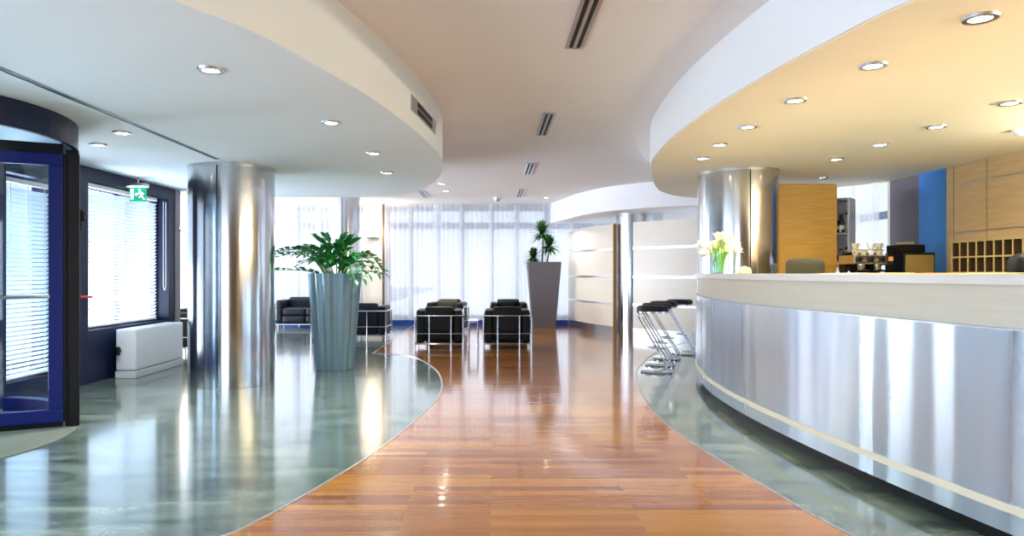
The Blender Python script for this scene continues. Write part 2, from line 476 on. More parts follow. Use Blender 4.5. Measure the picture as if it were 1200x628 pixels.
# white painted fascia band on the right soffit and the shadow step above it
bm = B(); ribbon(bm, offset(SOFF_R, -.012), SOFF_R, Z_LOW + .004, Z_HIGH + .02)
struct('trim_3', bm, mat('white fascia paint', 'eef1f6', .8, noise=.01), True)
bm = B()
o1, o2 = offset(SOFF_R, -.012), offset(SOFF_R, -.22)
for i in range(len(o1) - 1):
    a, b, c, d = o1[i], o1[i+1], o2[i+1], o2[i]
    v = [bm.verts.new((a.x, a.y, Z_HIGH - .035)), bm.verts.new((b.x, b.y, Z_HIGH - .035)), bm.verts.new((c.x, c.y, Z_HIGH + .002)), bm.verts.new((d.x, d.y, Z_HIGH + .002))]
    w = [bm.verts.new((q.co.x, q.co.y, Z_HIGH + .05)) for q in v]
    bm.faces.new(v); bm.faces.new((v[3], v[2], w[2], w[3])); bm.faces.new((v[0], v[1], w[1], w[0]))
bmesh.ops.remove_doubles(bm, verts=bm.verts, dist=.0005)
struct('trim_4', bm, M['ceiling'], True)
bm = B()
poly = [(p.x, p.y) for p in SOFF_BACK] + [(5.05, 15.85), (1.35, 15.85)]
prism(bm, poly, Z_LOW, Z_HIGH + .05)
struct('ceiling', bm, mat('white fascia and soffit paint', 'f1f3f8', .8, noise=.01), True)

# -------------------------------------------------------------------- walls
def wall_with_openings(name, m, axis, c0, c1, a0, a1, z0, z1, holes):
    """straight wall along 'axis' between a0..a1, thickness c0..c1, rectangular holes (b0,b1,h0,h1)"""
    bm = B()
    def bx(b0, b1, h0, h1):
        if b1 - b0 < .001 or h1 - h0 < .001: return
        if axis == 'y': box(bm, c0, c1, b0, b1, h0, h1)
        else: box(bm, b0, b1, c0, c1, h0, h1)
    cur = a0
    for (b0, b1, h0, h1) in sorted(holes):
        bx(cur, b0, z0, z1); bx(b0, b1, z0, h0); bx(b0, b1, h1, z1); cur = b1
    bx(cur, a1, z0, z1)
    return struct(name, bm, m)

W2 = (6.13, 6.86, .2, 2.12); W1 = (7.38, 9.22, .57, 2.2)
LWIN = [(-4.5, -2.4, .3, 2.2), (-2.2, -.1, .3, 2.2), (.1, 3.2, .3, 2.2)]
wall_with_openings('wall_left', M['navy'], 'y', -4.6, -4.35, -5, 9.4, 0, Z_LOW + .1, LWIN + [(3.58, 6.02, 0, 2.36), W2, W1])
bm = B(); box(bm, -4.6, -4.34, 9.4, 9.55, 0, Z_LOW + .1); struct('wall_left', bm, M['taupe'])
bm = B(); box(bm, -8, -4.6, 9.4, 9.55, 0, Z_HIGH); struct('wall_left', bm, M['wall'])
wall_with_openings('wall_left', M['wall'], 'y', -8.2, -8.0, 9.4, 15.8, 0, Z_HIGH, [(9.9, 15.4, .3, 2.74)])
wall_with_openings('wall_back', M['wall'], 'x', 15.8, 16.0, -8.2, 5.2, 0, Z_HIGH,
                   [(-6.95, -2.97, .12, 2.74), (-2.44, 4.6, .12, 2.74)])
wall_with_openings('wall_front', m_veneer('brown walnut wall veneer', '6f5238', '86664a', .5), 'x', -5.2, -5.0, -4.6, 5.2, 0, Z_HIGH, [(-3.9, -.2, .2, 2.3)])
bm = B(); box(bm, 5, 5.2, -5, 7.49, 0, Z_HIGH); struct('wall_right', bm, M['wallwood'])
bm = B(); box(bm, 4.985, 5.2, 7.49, 7.95, 0, Z_HIGH); struct('wall_right', bm, M['blue_wall'])
bm = B(); box(bm, 5, 5.2, 7.95, 8.55, 0, Z_HIGH); struct('wall_right', bm, M['grey_wall'])
wall_with_openings('wall_right', M['wall'], 'y', 5, 5.2, 8.55, 15.8, 0, Z_HIGH, [(8.6, 11.6, .4, 2.7), (11.8, 15.5, .4, 2.7)])

# joints of the oak wall panelling
def strip_on_right_wall(y0, y1, z0, z1, m, t=.004):
    bm = B(); box(bm, 5 - t, 5.01, y0, y1, z0, z1); return struct('trim_5', bm, m)
for y in (7.37, 6.88, 5.7, 4.5): strip_on_right_wall(y - .004, y + .004, 0, Z_LOW, M['groove'], .002)
for z in (1.635, 2.15): strip_on_right_wall(2.0, 7.3, z - .006, z + .006, M['alu'])

bm = B(); box(bm, -6.95, -2.97, 15.74, 15.8, 0, .115); box(bm, -2.44, 4.9, 15.74, 15.8, 0, .115)
struct('baseboard_back', bm, M['sill_daylight'])

# ------------------------------------------------------------------ windows
WN = [0]
def window(axis, c, b0, b1, h0, h1, mull, trans, m_frame, t=.06, fw=.05):
    """c = plane coordinate, mull = positions of mullions, trans = heights of transoms"""
    WN[0] += 1
    root = bpy.data.objects.new('window_%d' % WN[0], None); C.objects.link(root); root['kind'] = 'structure'
    bm = B()
    def bx(p0, p1, z0, z1, tt=t):
        if axis == 'y': box(bm, c - tt/2, c + tt/2, p0, p1, z0, z1)
        else: box(bm, p0, p1, c - tt/2, c + tt/2, z0, z1)
    bx(b0, b1, h0, h0 + fw); bx(b0, b1, h1 - fw, h1); bx(b0, b0 + fw, h0, h1); bx(b1 - fw, b1, h0, h1)
    for x in mull: bx(x - fw/2, x + fw/2, h0, h1, t * .9)
    for z, w in trans: bx(b0, b1, z - w/2, z + w/2, t * .8)
    f = obj('window_frame', bm, m_frame, root)
    bm = B()
    if axis == 'y': box(bm, c - .004, c + .004, b0 + fw/2, b1 - fw/2, h0 + fw/2, h1 - fw/2)
    else: box(bm, b0 + fw/2, b1 - fw/2, c - .004, c + .004, h0 + fw/2, h1 - fw/2)
    obj('pane', bm, M['glass'], root)
    return root
window('y', -4.55, *W1, [8.3], [], M['bluemetal'])
window('y', -4.55, *W2, [], [], M['bluemetal'])
for l in LWIN: window('y', -4.5, *l, [], [], M['navy'])
window('x', 15.92, -6.95, -2.97, .12, 2.74, [-6.2, -5.4, -4.5, -3.98, -3.4], [(2.3, .15)], M['frame_white'], fw=.1)
window('x', 15.92, -2.44, 4.6, .12, 2.74, [-1.86, -1.2, -.66, .02, .62, 1.3, 2.1, 3.0, 3.8], [(2.3, .15)], M['frame_white'], fw=.1)
window('x', -5.1, -3.9, -.2, .2, 2.3, [-2.05], [], M['frame_white'])  # unseen window added for fill light from behind the camera
window('y', -8.1, 9.9, 15.4, .3, 2.74, [11.7, 13.5], [], M['frame_white'])  # unseen window added to let fill light into the lounge
window('y', 5.12, 8.6, 11.6, .4, 2.7, [9.6, 10.6], [(1.95, .1)], M['frame_white'])
window('y', 5.12, 11.8, 15.5, .4, 2.7, [13, 14.2], [(2.3, .1)], M['frame_white'])

# ----------------------------------------------------------------- curtains
def curtain_mesh(x0, x1, z0, z1, amp=.02, folds=None, seed=0):
    rnd = random.Random(seed); bm = B()
    n = max(24, int((x1 - x0) / .012)); ph = rnd.random() * 6
    folds = folds or (x1 - x0) / .11
    rows = []
    for z in (z0, (z0 + z1) / 2, z1):
        row = []
        for i in range(n + 1):
            u = i / n
            y = amp * math.sin(u * folds * 2 * PI + ph) + amp * .5 * math.sin(u * folds * .37 * 2 * PI + ph * 2)
            row.append(bm.verts.new((x0 + u * (x1 - x0) - (x0 + x1)/2, y, z - z0)))
        rows.append(row)
    for a, b in zip(rows, rows[1:]):
        for i in range(n): bm.faces.new((a[i], a[i+1], b[i+1], b[i]))
    return bm
ordinal = ['first', 'second', 'third', 'fourth', 'fifth', 'sixth', 'seventh', 'eighth', 'ninth', 'tenth']
edges = [-2.44, -1.86, -1.22, -.68, .0, .6, 1.22, 1.85, 3.1, 4.65]
for i in range(len(edges) - 1):
    x0, x1 = edges[i] - (.03, .03, .09, .05, .03, .06, .03, .03, .03)[i], edges[i+1] + (.03, .09, .05, .03, .06, .03, .03, .03, .0)[i]
    if i == 0: x0 = -2.43
    o = obj('sheer_curtain', curtain_mesh(x0, x1, .125, 2.79, .016, seed=i), M['curtain'], None, True, ((x0 + x1)/2, 15.66 + .045 * (i % 2), .125))
    tag(o, 'sheer white curtain panel on the far window, %s from the pier with the lit sconce' % ordinal[i], 'curtain', 'sheer curtains on the main far window')
edges = [-6.95, -6.2, -5.4, -4.5, -3.98, -3.42, -2.97]
for i in range(len(edges) - 1):
    x0, x1 = edges[i] - .03, edges[i+1] + (.03 if i < 5 else 0)
    o = obj('sheer_curtain', curtain_mesh(x0, x1, .125, 2.79, .016, seed=20 + i), M['curtain'], None, True, ((x0 + x1)/2, 15.66 + .045 * (i % 2), .125))
    tag(o, 'sheer white curtain panel behind the big steel column and sofa, %s leftwards from the pier' % ordinal[5 - i], 'curtain', 'sheer curtains on the left far window')
for i, (y0, y1) in enumerate([(8.62, 9.25), (9.2, 9.9), (9.85, 11.0)]):
    o = obj('sheer_curtain', curtain_mesh(y0, y1, .1, 2.75, .02, seed=40 + i), M['curtain'], None, True, (4.9 + .035 * (i % 2), (y0 + y1)/2, .1))
    o.rotation_euler = (0, 0, PI/2)
    tag(o, 'sheer white curtain behind the bar shelves, %s panel from the grey wall strip' % ordinal[i], 'curtain', 'sheer curtains beside the bar')

# ------------------------------------------------------------ window blinds
def blind(y0, y1, z0, z1, label, tilt=-.8):
    t = thing('venetian_blind', label, 'blind', (-4.42, (y0 + y1)/2, z0))
    h = (y1 - y0)/2
    bm = B()
    pitch = .043; n = int((z1 - z0 - .06) / pitch)
    for k in range(n):
        z = .03 + k * pitch
        rot = Matrix.Translation((0, 0, z)) @ Matrix.Rotation(tilt, 4, 'Y')
        box(bm, -.024, .024, -h, h, -.0012, .0012, rot=rot)
    obj('slats', bm, M['blind'], t)
    bm = B(); box(bm, -.025, .025, -h, h, z1 - z0 - .045, z1 - z0, .004); obj('head_rail', bm, M['plaster_white'], t)
    bm = B(); box(bm, -.022, .022, -h, h, 0, .018, .004); obj('bottom_rail', bm, M['plaster_white'], t)
    bm = B()
    for y in (-h * .72, 0, h * .72): box(bm, .023, .0245, y - .004, y + .004, .01, z1 - z0 - .02)
    obj('ladder_tape', bm, M['plaster_white'], t)
    return t
b1 = blind(7.42, 9.0, .6, 2.19, 'white venetian blind in the navy framed window above the white radiator')
bm = B()
tube(bm, fillet([(.07, .86, 1.55), (.07, .86, .42), (.07, .895, .36), (.07, .93, .42), (.07, .93, 1.55)], .03), .004, 6)
obj('pull_cord', bm, M['plaster_white'], b1)
blind(6.16, 6.82, .22, 2.08, 'narrow white venetian blind seen through the glass of the revolving door')

# ---------------------------------------------------------- revolving door
DC = Vector((-4.3, 4.8)); DR = 1.2
def arc(cx, cy, r, a0, a1, n=24): return [Vector((cx + r * math.cos(a0 + (a1-a0)*i/n), cy + r * math.sin(a0 + (a1-a0)*i/n))) for i in range(n + 1)]
rd = thing('revolving_door', 'navy and blue framed glass revolving door at the left edge of the lobby', 'revolving door', (DC.x, DC.y, 0))
bm = B(); ribbon(bm, arc(0, 0, DR - .035, 0, 2*PI, 72), arc(0, 0, DR, 0, 2*PI, 72), 2.16, 2.348)
obj('canopy_ring', bm, M['navy'], rd, True)
bm = B(); lathe(bm, [(0, 2.29), (DR - .036, 2.29), (DR - .036, 2.32), (0, 2.32)], seg=64)
obj('canopy_soffit', bm, mat('pale teal canopy ceiling', '9fc4d6', .5, noise=.03), rd, True)
bm = B(); lathe(bm, [(0, 2.278), (.08, 2.278), (.08, 2.291), (0, 2.291)], .55 , -.1, seg=24)
cl = obj('canopy_lamp', bm, M['lens'], rd, True)
for a0, a1 in ((math.radians(31), math.radians(86)), (math.radians(-86), math.radians(-31)), (math.radians(94), math.radians(150)), (math.radians(210), math.radians(266))):
    bm = B(); ribbon(bm, arc(0, 0, DR - .05, a0, a1), arc(0, 0, DR - .04, a0, a1), .12, 2.13)
    g = obj('curved_glass', bm, M['glass'], rd, True)
    bm = B(); ribbon(bm, arc(0, 0, DR - .09, a0, a1), arc(0, 0, DR, a0, a1), .007, .12)
    obj('base_rail', bm, M['bluemetal'], rd, True)
for a in (29.5, -29.5, 150, 210):
    a = math.radians(a)
    bm = B(); box(bm, DR - .085, DR + .004, -.045, .045, .007, 2.165, .006, rot=Matrix.Rotation(a, 4, 'Z'))
    obj('post', bm, M['black'], rd)
    bm = B(); box(bm, DR - .06, DR + .012, -.012, .012, 0.01, 2.13, .004, rot=Matrix.Rotation(a - math.copysign(.045, a), 4, 'Z'))
    obj('post_trim', bm, M['black'], rd)
bm = B(); lathe(bm, [(0, .02), (.04, .02), (.04, 2.24), (0, 2.24)], seg=20); obj('centre_shaft', bm, M['bluemetal'], rd, True)
for k in range(3):
    a = math.radians(30.0 - 3 + 120 * k)
    R = Matrix.Rotation(a, 4, 'Z')
    x0, x1, t = .045, DR - .1, .024
    bm = B()
    box(bm, x0, x1, -t, t, .05, .15, .006, rot=R); box(bm, x0, x1, -t, t, 2.03, 2.12, .006, rot=R)
    box(bm, x0, x0 + .07, -t, t, .15, 2.03, .006, rot=R); box(bm, x1 - .095, x1, -t, t, .15, 2.03, .006, rot=R)
    leaf = obj('door_wing', bm, M['bluemetal'], rd)
    bm = B(); box(bm, x0 + .06, x1 - .09, -.005, .005, .14, 2.04, rot=R); obj('wing_glass', bm, M['glass'], leaf)
    bm = B(); box(bm, x0, x1, -.008, .008, .012, .05, rot=R); box(bm, x1, x1 + .02, -.008, .008, .05, 2.12, rot=R); box(bm, x0, x1, -.01, .01, 2.12, 2.2, rot=R)
    obj('brush_seal', bm, M['black'], leaf)
    bm = B(); tube(bm, [R @ Vector(p) for p in fillet([(x0 + .05, -.025, 1.02), (x0 + .1, -.07, 1.02), (x1 - .14, -.07, 1.02), (x1 - .09, -.025, 1.02)], .03)], .012, 8)
    obj('push_bar', bm, M['red'] if k == 1 else M['alu'], leaf, True)
bm = B(); lathe(bm, [(0, .001), (DR + .0, .001), (DR + .0, .006), (0, .006)], DC.x, DC.y, seg=72)
o = obj('entrance_mat', bm, M['mat'], None); tag(o, 'round speckled grey entrance mat under the revolving door', 'doormat')

# street seen through the door and the street side windows
bm = B(); box(bm, -40, -4.6, -20, 60, -.14, -.02); struct('ground', bm, M['paving'])
def hedge(x, y, w, d, h, label, seed):
    bm = B(); bmesh.ops.create_icosphere(bm, subdivisions=4, radius=1)
    rnd = random.Random(seed)
    for v in bm.verts:
        k = 1 + .12 * math.sin(v.co.x * 9 + seed) * math.cos(v.co.y * 11) + rnd.uniform(-.06, .06)
        v.co = Vector((v.co.x * w * k, v.co.y * d * k, (v.co.z * .5 + .5) * h * k))
    o = obj('street_shrub', bm, M['hedge'], None, True, (x, y, -.03)); tag(o, label, 'shrub')
hedge(-13.6, 18.6, 1.2, 1.6, 2.6, 'green street shrub seen through the revolving door at the left edge', 3)
bm = B(); box(bm, -30, -26, 22, 44, -.02, 7); fb = thing('street_building', 'pale blue street building seen through the revolving door glass', 'building')
obj('facade', bm, M['facade'], fb)
for y in range(23, 43, 3):
    for z in (1.0, 4.0):
        bm = B(); box(bm, -26.02, -25.9, y, y + 1.6, z, z + 1.8); obj('window', bm, M['navy'], fb)

# ------------------------------------------------------- things on left wall
t = thing('radiator', 'long white enamel convector radiator standing below the blind window', 'radiator', (-4.04, 7.77, 0))
bm = B(); box(bm, -.23, .0, .0, 1.2, .09, .56, .02, seg=3); obj('casing', bm, M['radiator'], t, True)
bm = B(); box(bm, -.234, .004, -.004, 1.204, .0, .082, .008)
obj('base_grille', bm, mat('perforated white base', 'c4ccd4', .5, noise=.2, nscale=90), t)
bm = B(); box(bm, -.2, -.16, -.045, .0, .3, .34, .01); lathe(bm, [(0, .27), (.025, .27), (.03, .36), (0, .37)], -.18, -.05, seg=14)
obj('valve', bm, M['black'], t, True)
for y in (.2, 1.0):
    bm = B(); box(bm, -.305, -.225, y - .02, y + .02, .3, .34); obj('wall_bracket', bm, M['black'], t)

t = thing('emergency_handle', 'black door handle with red grip on the navy wall beside the revolving door post', 'handle', (-4.35, 7.12, .9))
bm = B(); box(bm, 0, .03, -.05, .05, -.02, .14, .01); box(bm, .0, .07, -.02, .02, .04, .14, .012); obj('lever_housing', bm, M['black'], t)
bm = B(); tube(bm, [(.05, -.03, .055), (.07, .08, .05), (.07, .2, .045)], .013, 10); obj('red_grip', bm, M['red'], t, True)
t = thing('door_lock', 'round black lock knob low on the navy wall under the red handle', 'lock', (-4.35, 7.15, .28))
bm = B(); lathe(bm, [(0, 0), (.05, 0), (.055, .02), (.03, .05), (0, .055)], seg=20); bmesh.ops.rotate(bm, verts=bm.verts, matrix=Matrix.Rotation(PI/2, 3, 'Y'))
obj('knob', bm, M['black'], t, True)
t = thing('wall_speaker', 'small black wedge shaped fitting high on the navy wall beside the door post', 'speaker', (-4.35, 7.2, 1.66))
bm = B(); box(bm, 0, .08, -.05, .05, .08, .2, .02); box(bm, 0, .04, -.03, .03, -.02, .1, .015); obj('housing', bm, M['black'], t)

# exit sign
t = thing('exit_sign', 'small green running man exit sign hanging above the blind window', 'sign', (-4.235, 8.2, 2.06))
bm = B(); box(bm, -.1, .1, -.008, .008, 0, .17); obj('sign_panel', bm, M['green_sign'], t)
bm = B(); box(bm, -.14, .12, -.06, .04, .175, .215, .012); obj('lamp_housing', bm, M['alu'], t)
bm = B(); box(bm, -.115, .115, -.05, .03, .168, .177, .002); obj('tube_lamp', bm, M['sign_white'], t)
bm = B(); tube(bm, [(.0, 0, .21), (.0, 0, .29)], .01, 8); obj('hanger', bm, M['alu'], t)
bm = B()
y0, y1 = -.0105, -.0075
def flat(poly):
    a = [bm.verts.new((x, y0, z)) for x, z in poly]; b = [bm.verts.new((x, y1, z)) for x, z in poly]
    bm.faces.new(a); bm.faces.new(b[::-1])
    for i in range(len(poly)): bm.faces.new((a[i], a[(i+1) % len(poly)], b[(i+1) % len(poly)], b[i]))
flat([(-.085, .02), (-.05, .03), (-.05, .15), (-.085, .15)])                       # doorway
flat([(-.035, .085), (-.015, .105), (-.015, .092), (.005, .092), (.005, .078), (-.015, .078), (-.015, .065)])  # arrow
flat([(.022 + .013*math.cos(k*PI/5), .135 + .013*math.sin(k*PI/5)) for k in range(10)])     # head
flat([(.02, .118), (.045, .115), (.055, .075), (.035, .068)])                       # trunk
flat([(.02, .118), (.028, .108), (.012, .09), (.0, .098)])                          # arm
flat([(.045, .115), (.075, .095), (.07, .085), (.043, .1)])
flat([(.035, .072), (.05, .07), (.028, .045), (.012, .05), (.014, .058), (.024, .055)])   # bent leg
flat([(.042, .075), (.055, .075), (.07, .04), (.09, .03), (.086, .02), (.06, .032)])      # rear leg
obj('pictogram', bm, M['sign_white'], t)

# ------------------------------------------------------------------ columns
def column(x, y, r, label, h=Z_LOW, seam=0.0, collar=True):
    t = thing('steel_column', label, 'column', (x, y, 0))
    bm = B(); lathe(bm, [(r, .002), (r, h - .002)], seg=96); obj('shaft', bm, M['steel'], t, True, angle=60)
    bm = B(); lathe(bm, [(r - .02, h - .03), (r + .006, h - .03), (r + .006, h - .001), (r - .02, h - .001)], seg=96); obj('top_collar', bm, M['alu'], t, True)
    bm = B(); box(bm, -.006, .006, -r - .003, -r + .02, .01, h - .03, rot=Matrix.Rotation(seam, 4, 'Z')); obj('seam', bm, M['dark'], t)
    return t
column(-2.84, 7.5, .45, 'large brushed steel column in front of the blind window, left of the fluted planter', seam=math.radians(1.5))
column(2.82, 7.8, .44, 'brushed steel column rising behind the end of the reception counter', seam=math.radians(-2.5 + 0))
column(2.9, 13.32, .45, 'brushed steel column standing between the two cream partition walls')
column(-2.98, 14.0, .30, 'slim steel column behind the fluted planter beside the lit sconce', h=Z_HIGH)

# --------------------------------------------------------- partition panels
def partition(line, label, oak_last):
    # line runs so that its LEFT side is the visible face
    t = thing('partition_wall', label, 'partition', (0, 0, 0))
    zs = [.17, .61, 1.13, 1.665, 2.15]
    back = offset(line, .07)
    for i in range(4):
        bm = B(); ribbon(bm, back, line, zs[i] + (.02 if i else 0), zs[i+1] - (.02 if i < 3 else 0)); obj('panel', bm, M['panel_cream'], t, True)
    for z in zs[1:4]:
        bm = B(); ribbon(bm, offset(line, .06), offset(line, -.003), z - .0205, z + .0205); obj('chrome_strip', bm, M['strip'], t, True)
    bm = B(); ribbon(bm, offset(line, .055), offset(line, .004), 0, .172); obj('plinth', bm, M['alu'], t, True)
    if oak_last:
        a, b = line[0], back[0]; u = (line[0] - line[1]).normalized() * .03
        bm = B(); prism(bm, [(a.x, a.y), (b.x, b.y), (b.x + u.x, b.y + u.y), (a.x + u.x, a.y + u.y)], .0, 2.15); obj('end_board', bm, M['panel_edge'], t)
        a, b = line[-1], back[-1]; u = (line[-1] - line[-2]).normalized() * .03
        bm = B(); prism(bm, [(a.x, a.y), (b.x, b.y), (b.x + u.x, b.y + u.y), (a.x + u.x, a.y + u.y)], .0, 2.15); obj('end_strip', bm, M['alu'], t)
    return t
partition([Vector((p.x, p.y)) for p in spline([(2.36, 13.2), (2.08, 13.85), (1.87, 14.6), (1.76, 15.5)], 8)],
           'curved cream partition wall with oak edge, right of the tall taupe planter', True)
partition([Vector((p.x, p.y)) for p in spline([(4.7, 10.95), (4.1, 11.3), (3.55, 11.78), (3.05, 12.3), (2.66, 12.75)], 8)],
           'cream partition wall with chrome strips behind the bar stools', False)

# --------------------------------------------------------- reception counter
ct = thing('reception_counter', 'long curved reception counter clad in brushed steel with a pale top', 'counter', (0, 0, 0))
# travel is towards the far end, so the lobby side is on the left: negative offset = towards the lobby
bm = B(); ribbon(bm, offset(COUNTER, .05), COUNTER, .085, .955); obj('steel_cladding', bm, M['steel_counter'], ct, True, angle=60)
bm = B(); ribbon(bm, offset(COUNTER, .055), offset(COUNTER, -.004), .955, .962); obj('cladding_lip', bm, M['alu'], ct, True)
bm = B(); ribbon(bm, offset(COUNTER, .01), offset(COUNTER, -.006), .175, .212); obj('cream_strip', bm, M['counter_strip'], ct, True)
bm = B(); ribbon(bm, offset(COUNTER, .09), offset(COUNTER, .07), .0, .085); obj('plinth', bm, M['black'], ct, True)
bm = B(); ribbon(bm, offset(COUNTER, .075), offset(COUNTER, .03), .96, 1.15); obj('upper_panel', bm, M['counter_panel'], ct, True)
n = len(COUNTER); wd = []
for p in COUNTER:
    y = p.y
    if y < 5.9: w = .52
    elif y < 7.1: w = .52 + (.055 - .52) * (y - 5.9) / 1.2
    elif y < 8.5: w = .055
    else: w = .055 + .3 * min(1, (y - 8.5) / .6)
    wd.append(w)
bm = B(); ribbon(bm, offset(COUNTER, wd), offset(COUNTER, -.02), 1.15, 1.195); obj('countertop', bm, M['counter_top'], ct, True)
TOP = 1.195

# vase of lilies
vx, vy = 2.16, 6.42
t = thing('glass_vase', 'clear glass vase of pale lilies on the counter by the steel column', 'vase', (vx, vy, TOP))
bm = B(); lathe(bm, [(0, .002), (.075, .002), (.08, .01), (.085, .2), (.081, .2), (.075, .014), (0, .012)], seg=40); obj('vase_wall', bm, M['vase_glass'], t, True)
bm = B(); lathe(bm, [(0, .013), (.074, .013), (.076, .1), (0, .1)], seg=32); obj('water', bm, M['vase_glass'], t, True)
rnd = random.Random(4)
for k in range(20):
    a = k * 2.4; rr = .03 + .11 * ((k * 7) % 20) / 20
    tip = Vector((math.cos(a) * rr * 1.15, math.sin(a) * rr, .215 + .11 * rnd.random() - .05 * (rr > .1)))
    base = Vector((math.cos(a) * .02, math.sin(a) * .02, .018))
    mid = Vector((math.cos(a) * (.02 + rr * .3), math.sin(a) * (.02 + rr * .3), .17))
    f = thing('lily', 'pale yellow lily with lime green stem in the glass vase on the counter', 'flower', (vx, vy, TOP), 0, 'lilies in the glass vase')
    bm = B(); pts = spline([base, mid, tip], 6); tube(bm, pts, .0045, 6); obj('stem', bm, M['petal_green'], f, True)
    d = (pts[-1] - pts[-3]).normalized()
    bm = B(); q = Vector((0, 0, 1)).rotation_difference(d).to_matrix()
    for j in range(6):
        b = j * PI / 3; u = Vector((math.cos(b), math.sin(b), 0)); w = Vector((-math.sin(b), math.cos(b), 0))
        prof = [(0, .004, 0), (.022, .012, .02), (.045, .016, .026), (.068, .008, .045), (.075, .001, .058)]
        prev = None
        for (h, wid, out) in prof:
            c = u * (out * .75 + .004) + Vector((0, 0, h))
            pr = [bm.verts.new(tip + q @ (c - w * wid)), bm.verts.new(tip + q @ (c + u * .004)), bm.verts.new(tip + q @ (c + w * wid))]
            if prev: bm.faces.new((prev[0], prev[1], pr[1], pr[0])); bm.faces.new((prev[1], prev[2], pr[2], pr[1]))
            prev = pr
    obj('bloom', bm, M['petal'], f, True)
    if k % 2 == 0:
        bm = B()
        for j in range(3):
            l = pts[6 + j * 2]; b = a + j * 2.1; u = Vector((math.cos(b), math.sin(b), .9)).normalized(); w = Vector((-math.sin(b), math.cos(b), 0))
            vs = [bm.verts.new(l), bm.verts.new(l + u * .04 + w * .009), bm.verts.new(l + u * .085), bm.verts.new(l + u * .04 - w * .009)]
            bm.faces.new(vs)
        obj('leaves', bm, M['petal_green'], f)

# small things on the counter
t = thing('tissue_box', 'small cream wrapped box on the counter beside the lily vase', 'box', (2.23, 6.0, TOP), .2)
bm = B(); box(bm, -.055, .055, -.04, .04, 0, .055, .012)
for v in bm.verts:
    if v.co.z > .03: v.co.x *= .8; v.co.z += .008 * math.sin(v.co.x * 90)
obj('carton', bm, mat('cream patterned paper', 'e2d8a8', .6, noise=.3, nscale=60), t)
bm = B(); box(bm, -.02, .02, -.012, .012, .05, .065, .004); obj('tissue', bm, M['paper_w'], t)
bm = B(); box(bm, -.022, .022, -.012, .012, .0, .085, .01, seg=3); o = obj('card_terminal', bm, M['screen_back'], None, True, (2.38, 5.72, TOP)); tag(o, 'small dark upright device on the counter in front of the steel column', 'device')
papers = [(2.32, 3.55, .25, 'paper_o', 'orange leaflet lying on the counter near the right edge of the view', .002),
          (2.33, 4.05, -.1, 'paper_y', 'yellow leaflet lying on the counter below the pigeonhole rack', .003),
          (2.35, 4.55, .1, 'paper_w', 'white paper sheet on the counter in front of the coffee machine', .002),
          (2.3, 3.2, .05, 'paper_y', 'yellow leaflet on the counter beside the orange one, at the right edge', .003)]
for x, y, r, m_, l, h in papers:
    bm = B(); box(bm, -.105, .105, -.15, .15, 0, h)
    for v in bm.verts: v.co.z += .004 * (v.co.x / .105) ** 2 if v.co.x > 0 else 0
    o = obj('leaflet', bm, M[m_], None, False, (x, y, TOP)); o.rotation_euler = (0, 0, r); tag(o, l, 'leaflet')

# ---------------------------------------------------------------- bar stools
def make_stool(label):
    t = thing('bar_stool', label, 'stool', group='bar stools at the end of the counter')
    bm = B(); prof = [(0, .735), (.17, .735), (.185, .745), (.19, .77), (.185, .795), (.165, .808), (0, .812)]
    lathe(bm, prof, -.1, 0, seg=40); obj('seat', bm, M['leather'], t, True)
    bm = B(); lathe(bm, [(.15, .722), (.19, .722), (.192, .742), (.15, .742)], -.1, 0, seg=40); obj('seat_rim', bm, M['chrome'], t, True)
    bm = B(); lathe(bm, [(0, .0), (.185, .0), (.19, .006), (.19, .02), (.18, .026), (0, .03)], -.05, 0, seg=40); obj('base', bm, M['chrome'], t, True)
    bm = B()
    for s in (-1, 1):
        pts = fillet([(-.05, s * .085, .02), (.13, s * .07, .04), (-.265, s * .07, .69), (-.22, s * .07, .725), (.02, s * .07, .728)], .05, 6)
        tube(bm, pts, .0115, 10)
    obj('frame', bm, M['chrome'], t, True)
    bm = B(); pts = fillet([(.0, -.09, .30), (-.16, -.1, .30), (-.16, .1, .30), (.0, .09, .30)], .06, 6); pts2 = [(p.x + .02, p.y, p.z) for p in pts]
    tube(bm, pts2, .0095, 10)
    bm2 = obj('footrest', bm, M['chrome'], t, True)
    return t
spots = [(2.06, 8.28), (2.26, 8.9), (2.52, 9.55), (2.9, 10.12)]
names = ['nearest bar stool with black round seat and slanted chrome legs, first in the row', 'second bar stool from the front, black seat behind the nearest stool',
         'third bar stool from the front, black seat partly behind the second', 'farthest of the four black bar stools, close to the counter end']
st = make_stool(names[0]); st.location = (spots[0][0], spots[0][1], .0); st.rotation_euler = (0, 0, .15)
for k in (1, 2, 3): dup(st, (spots[k][0], spots[k][1], .0), .15 - .06 * k, names[k])

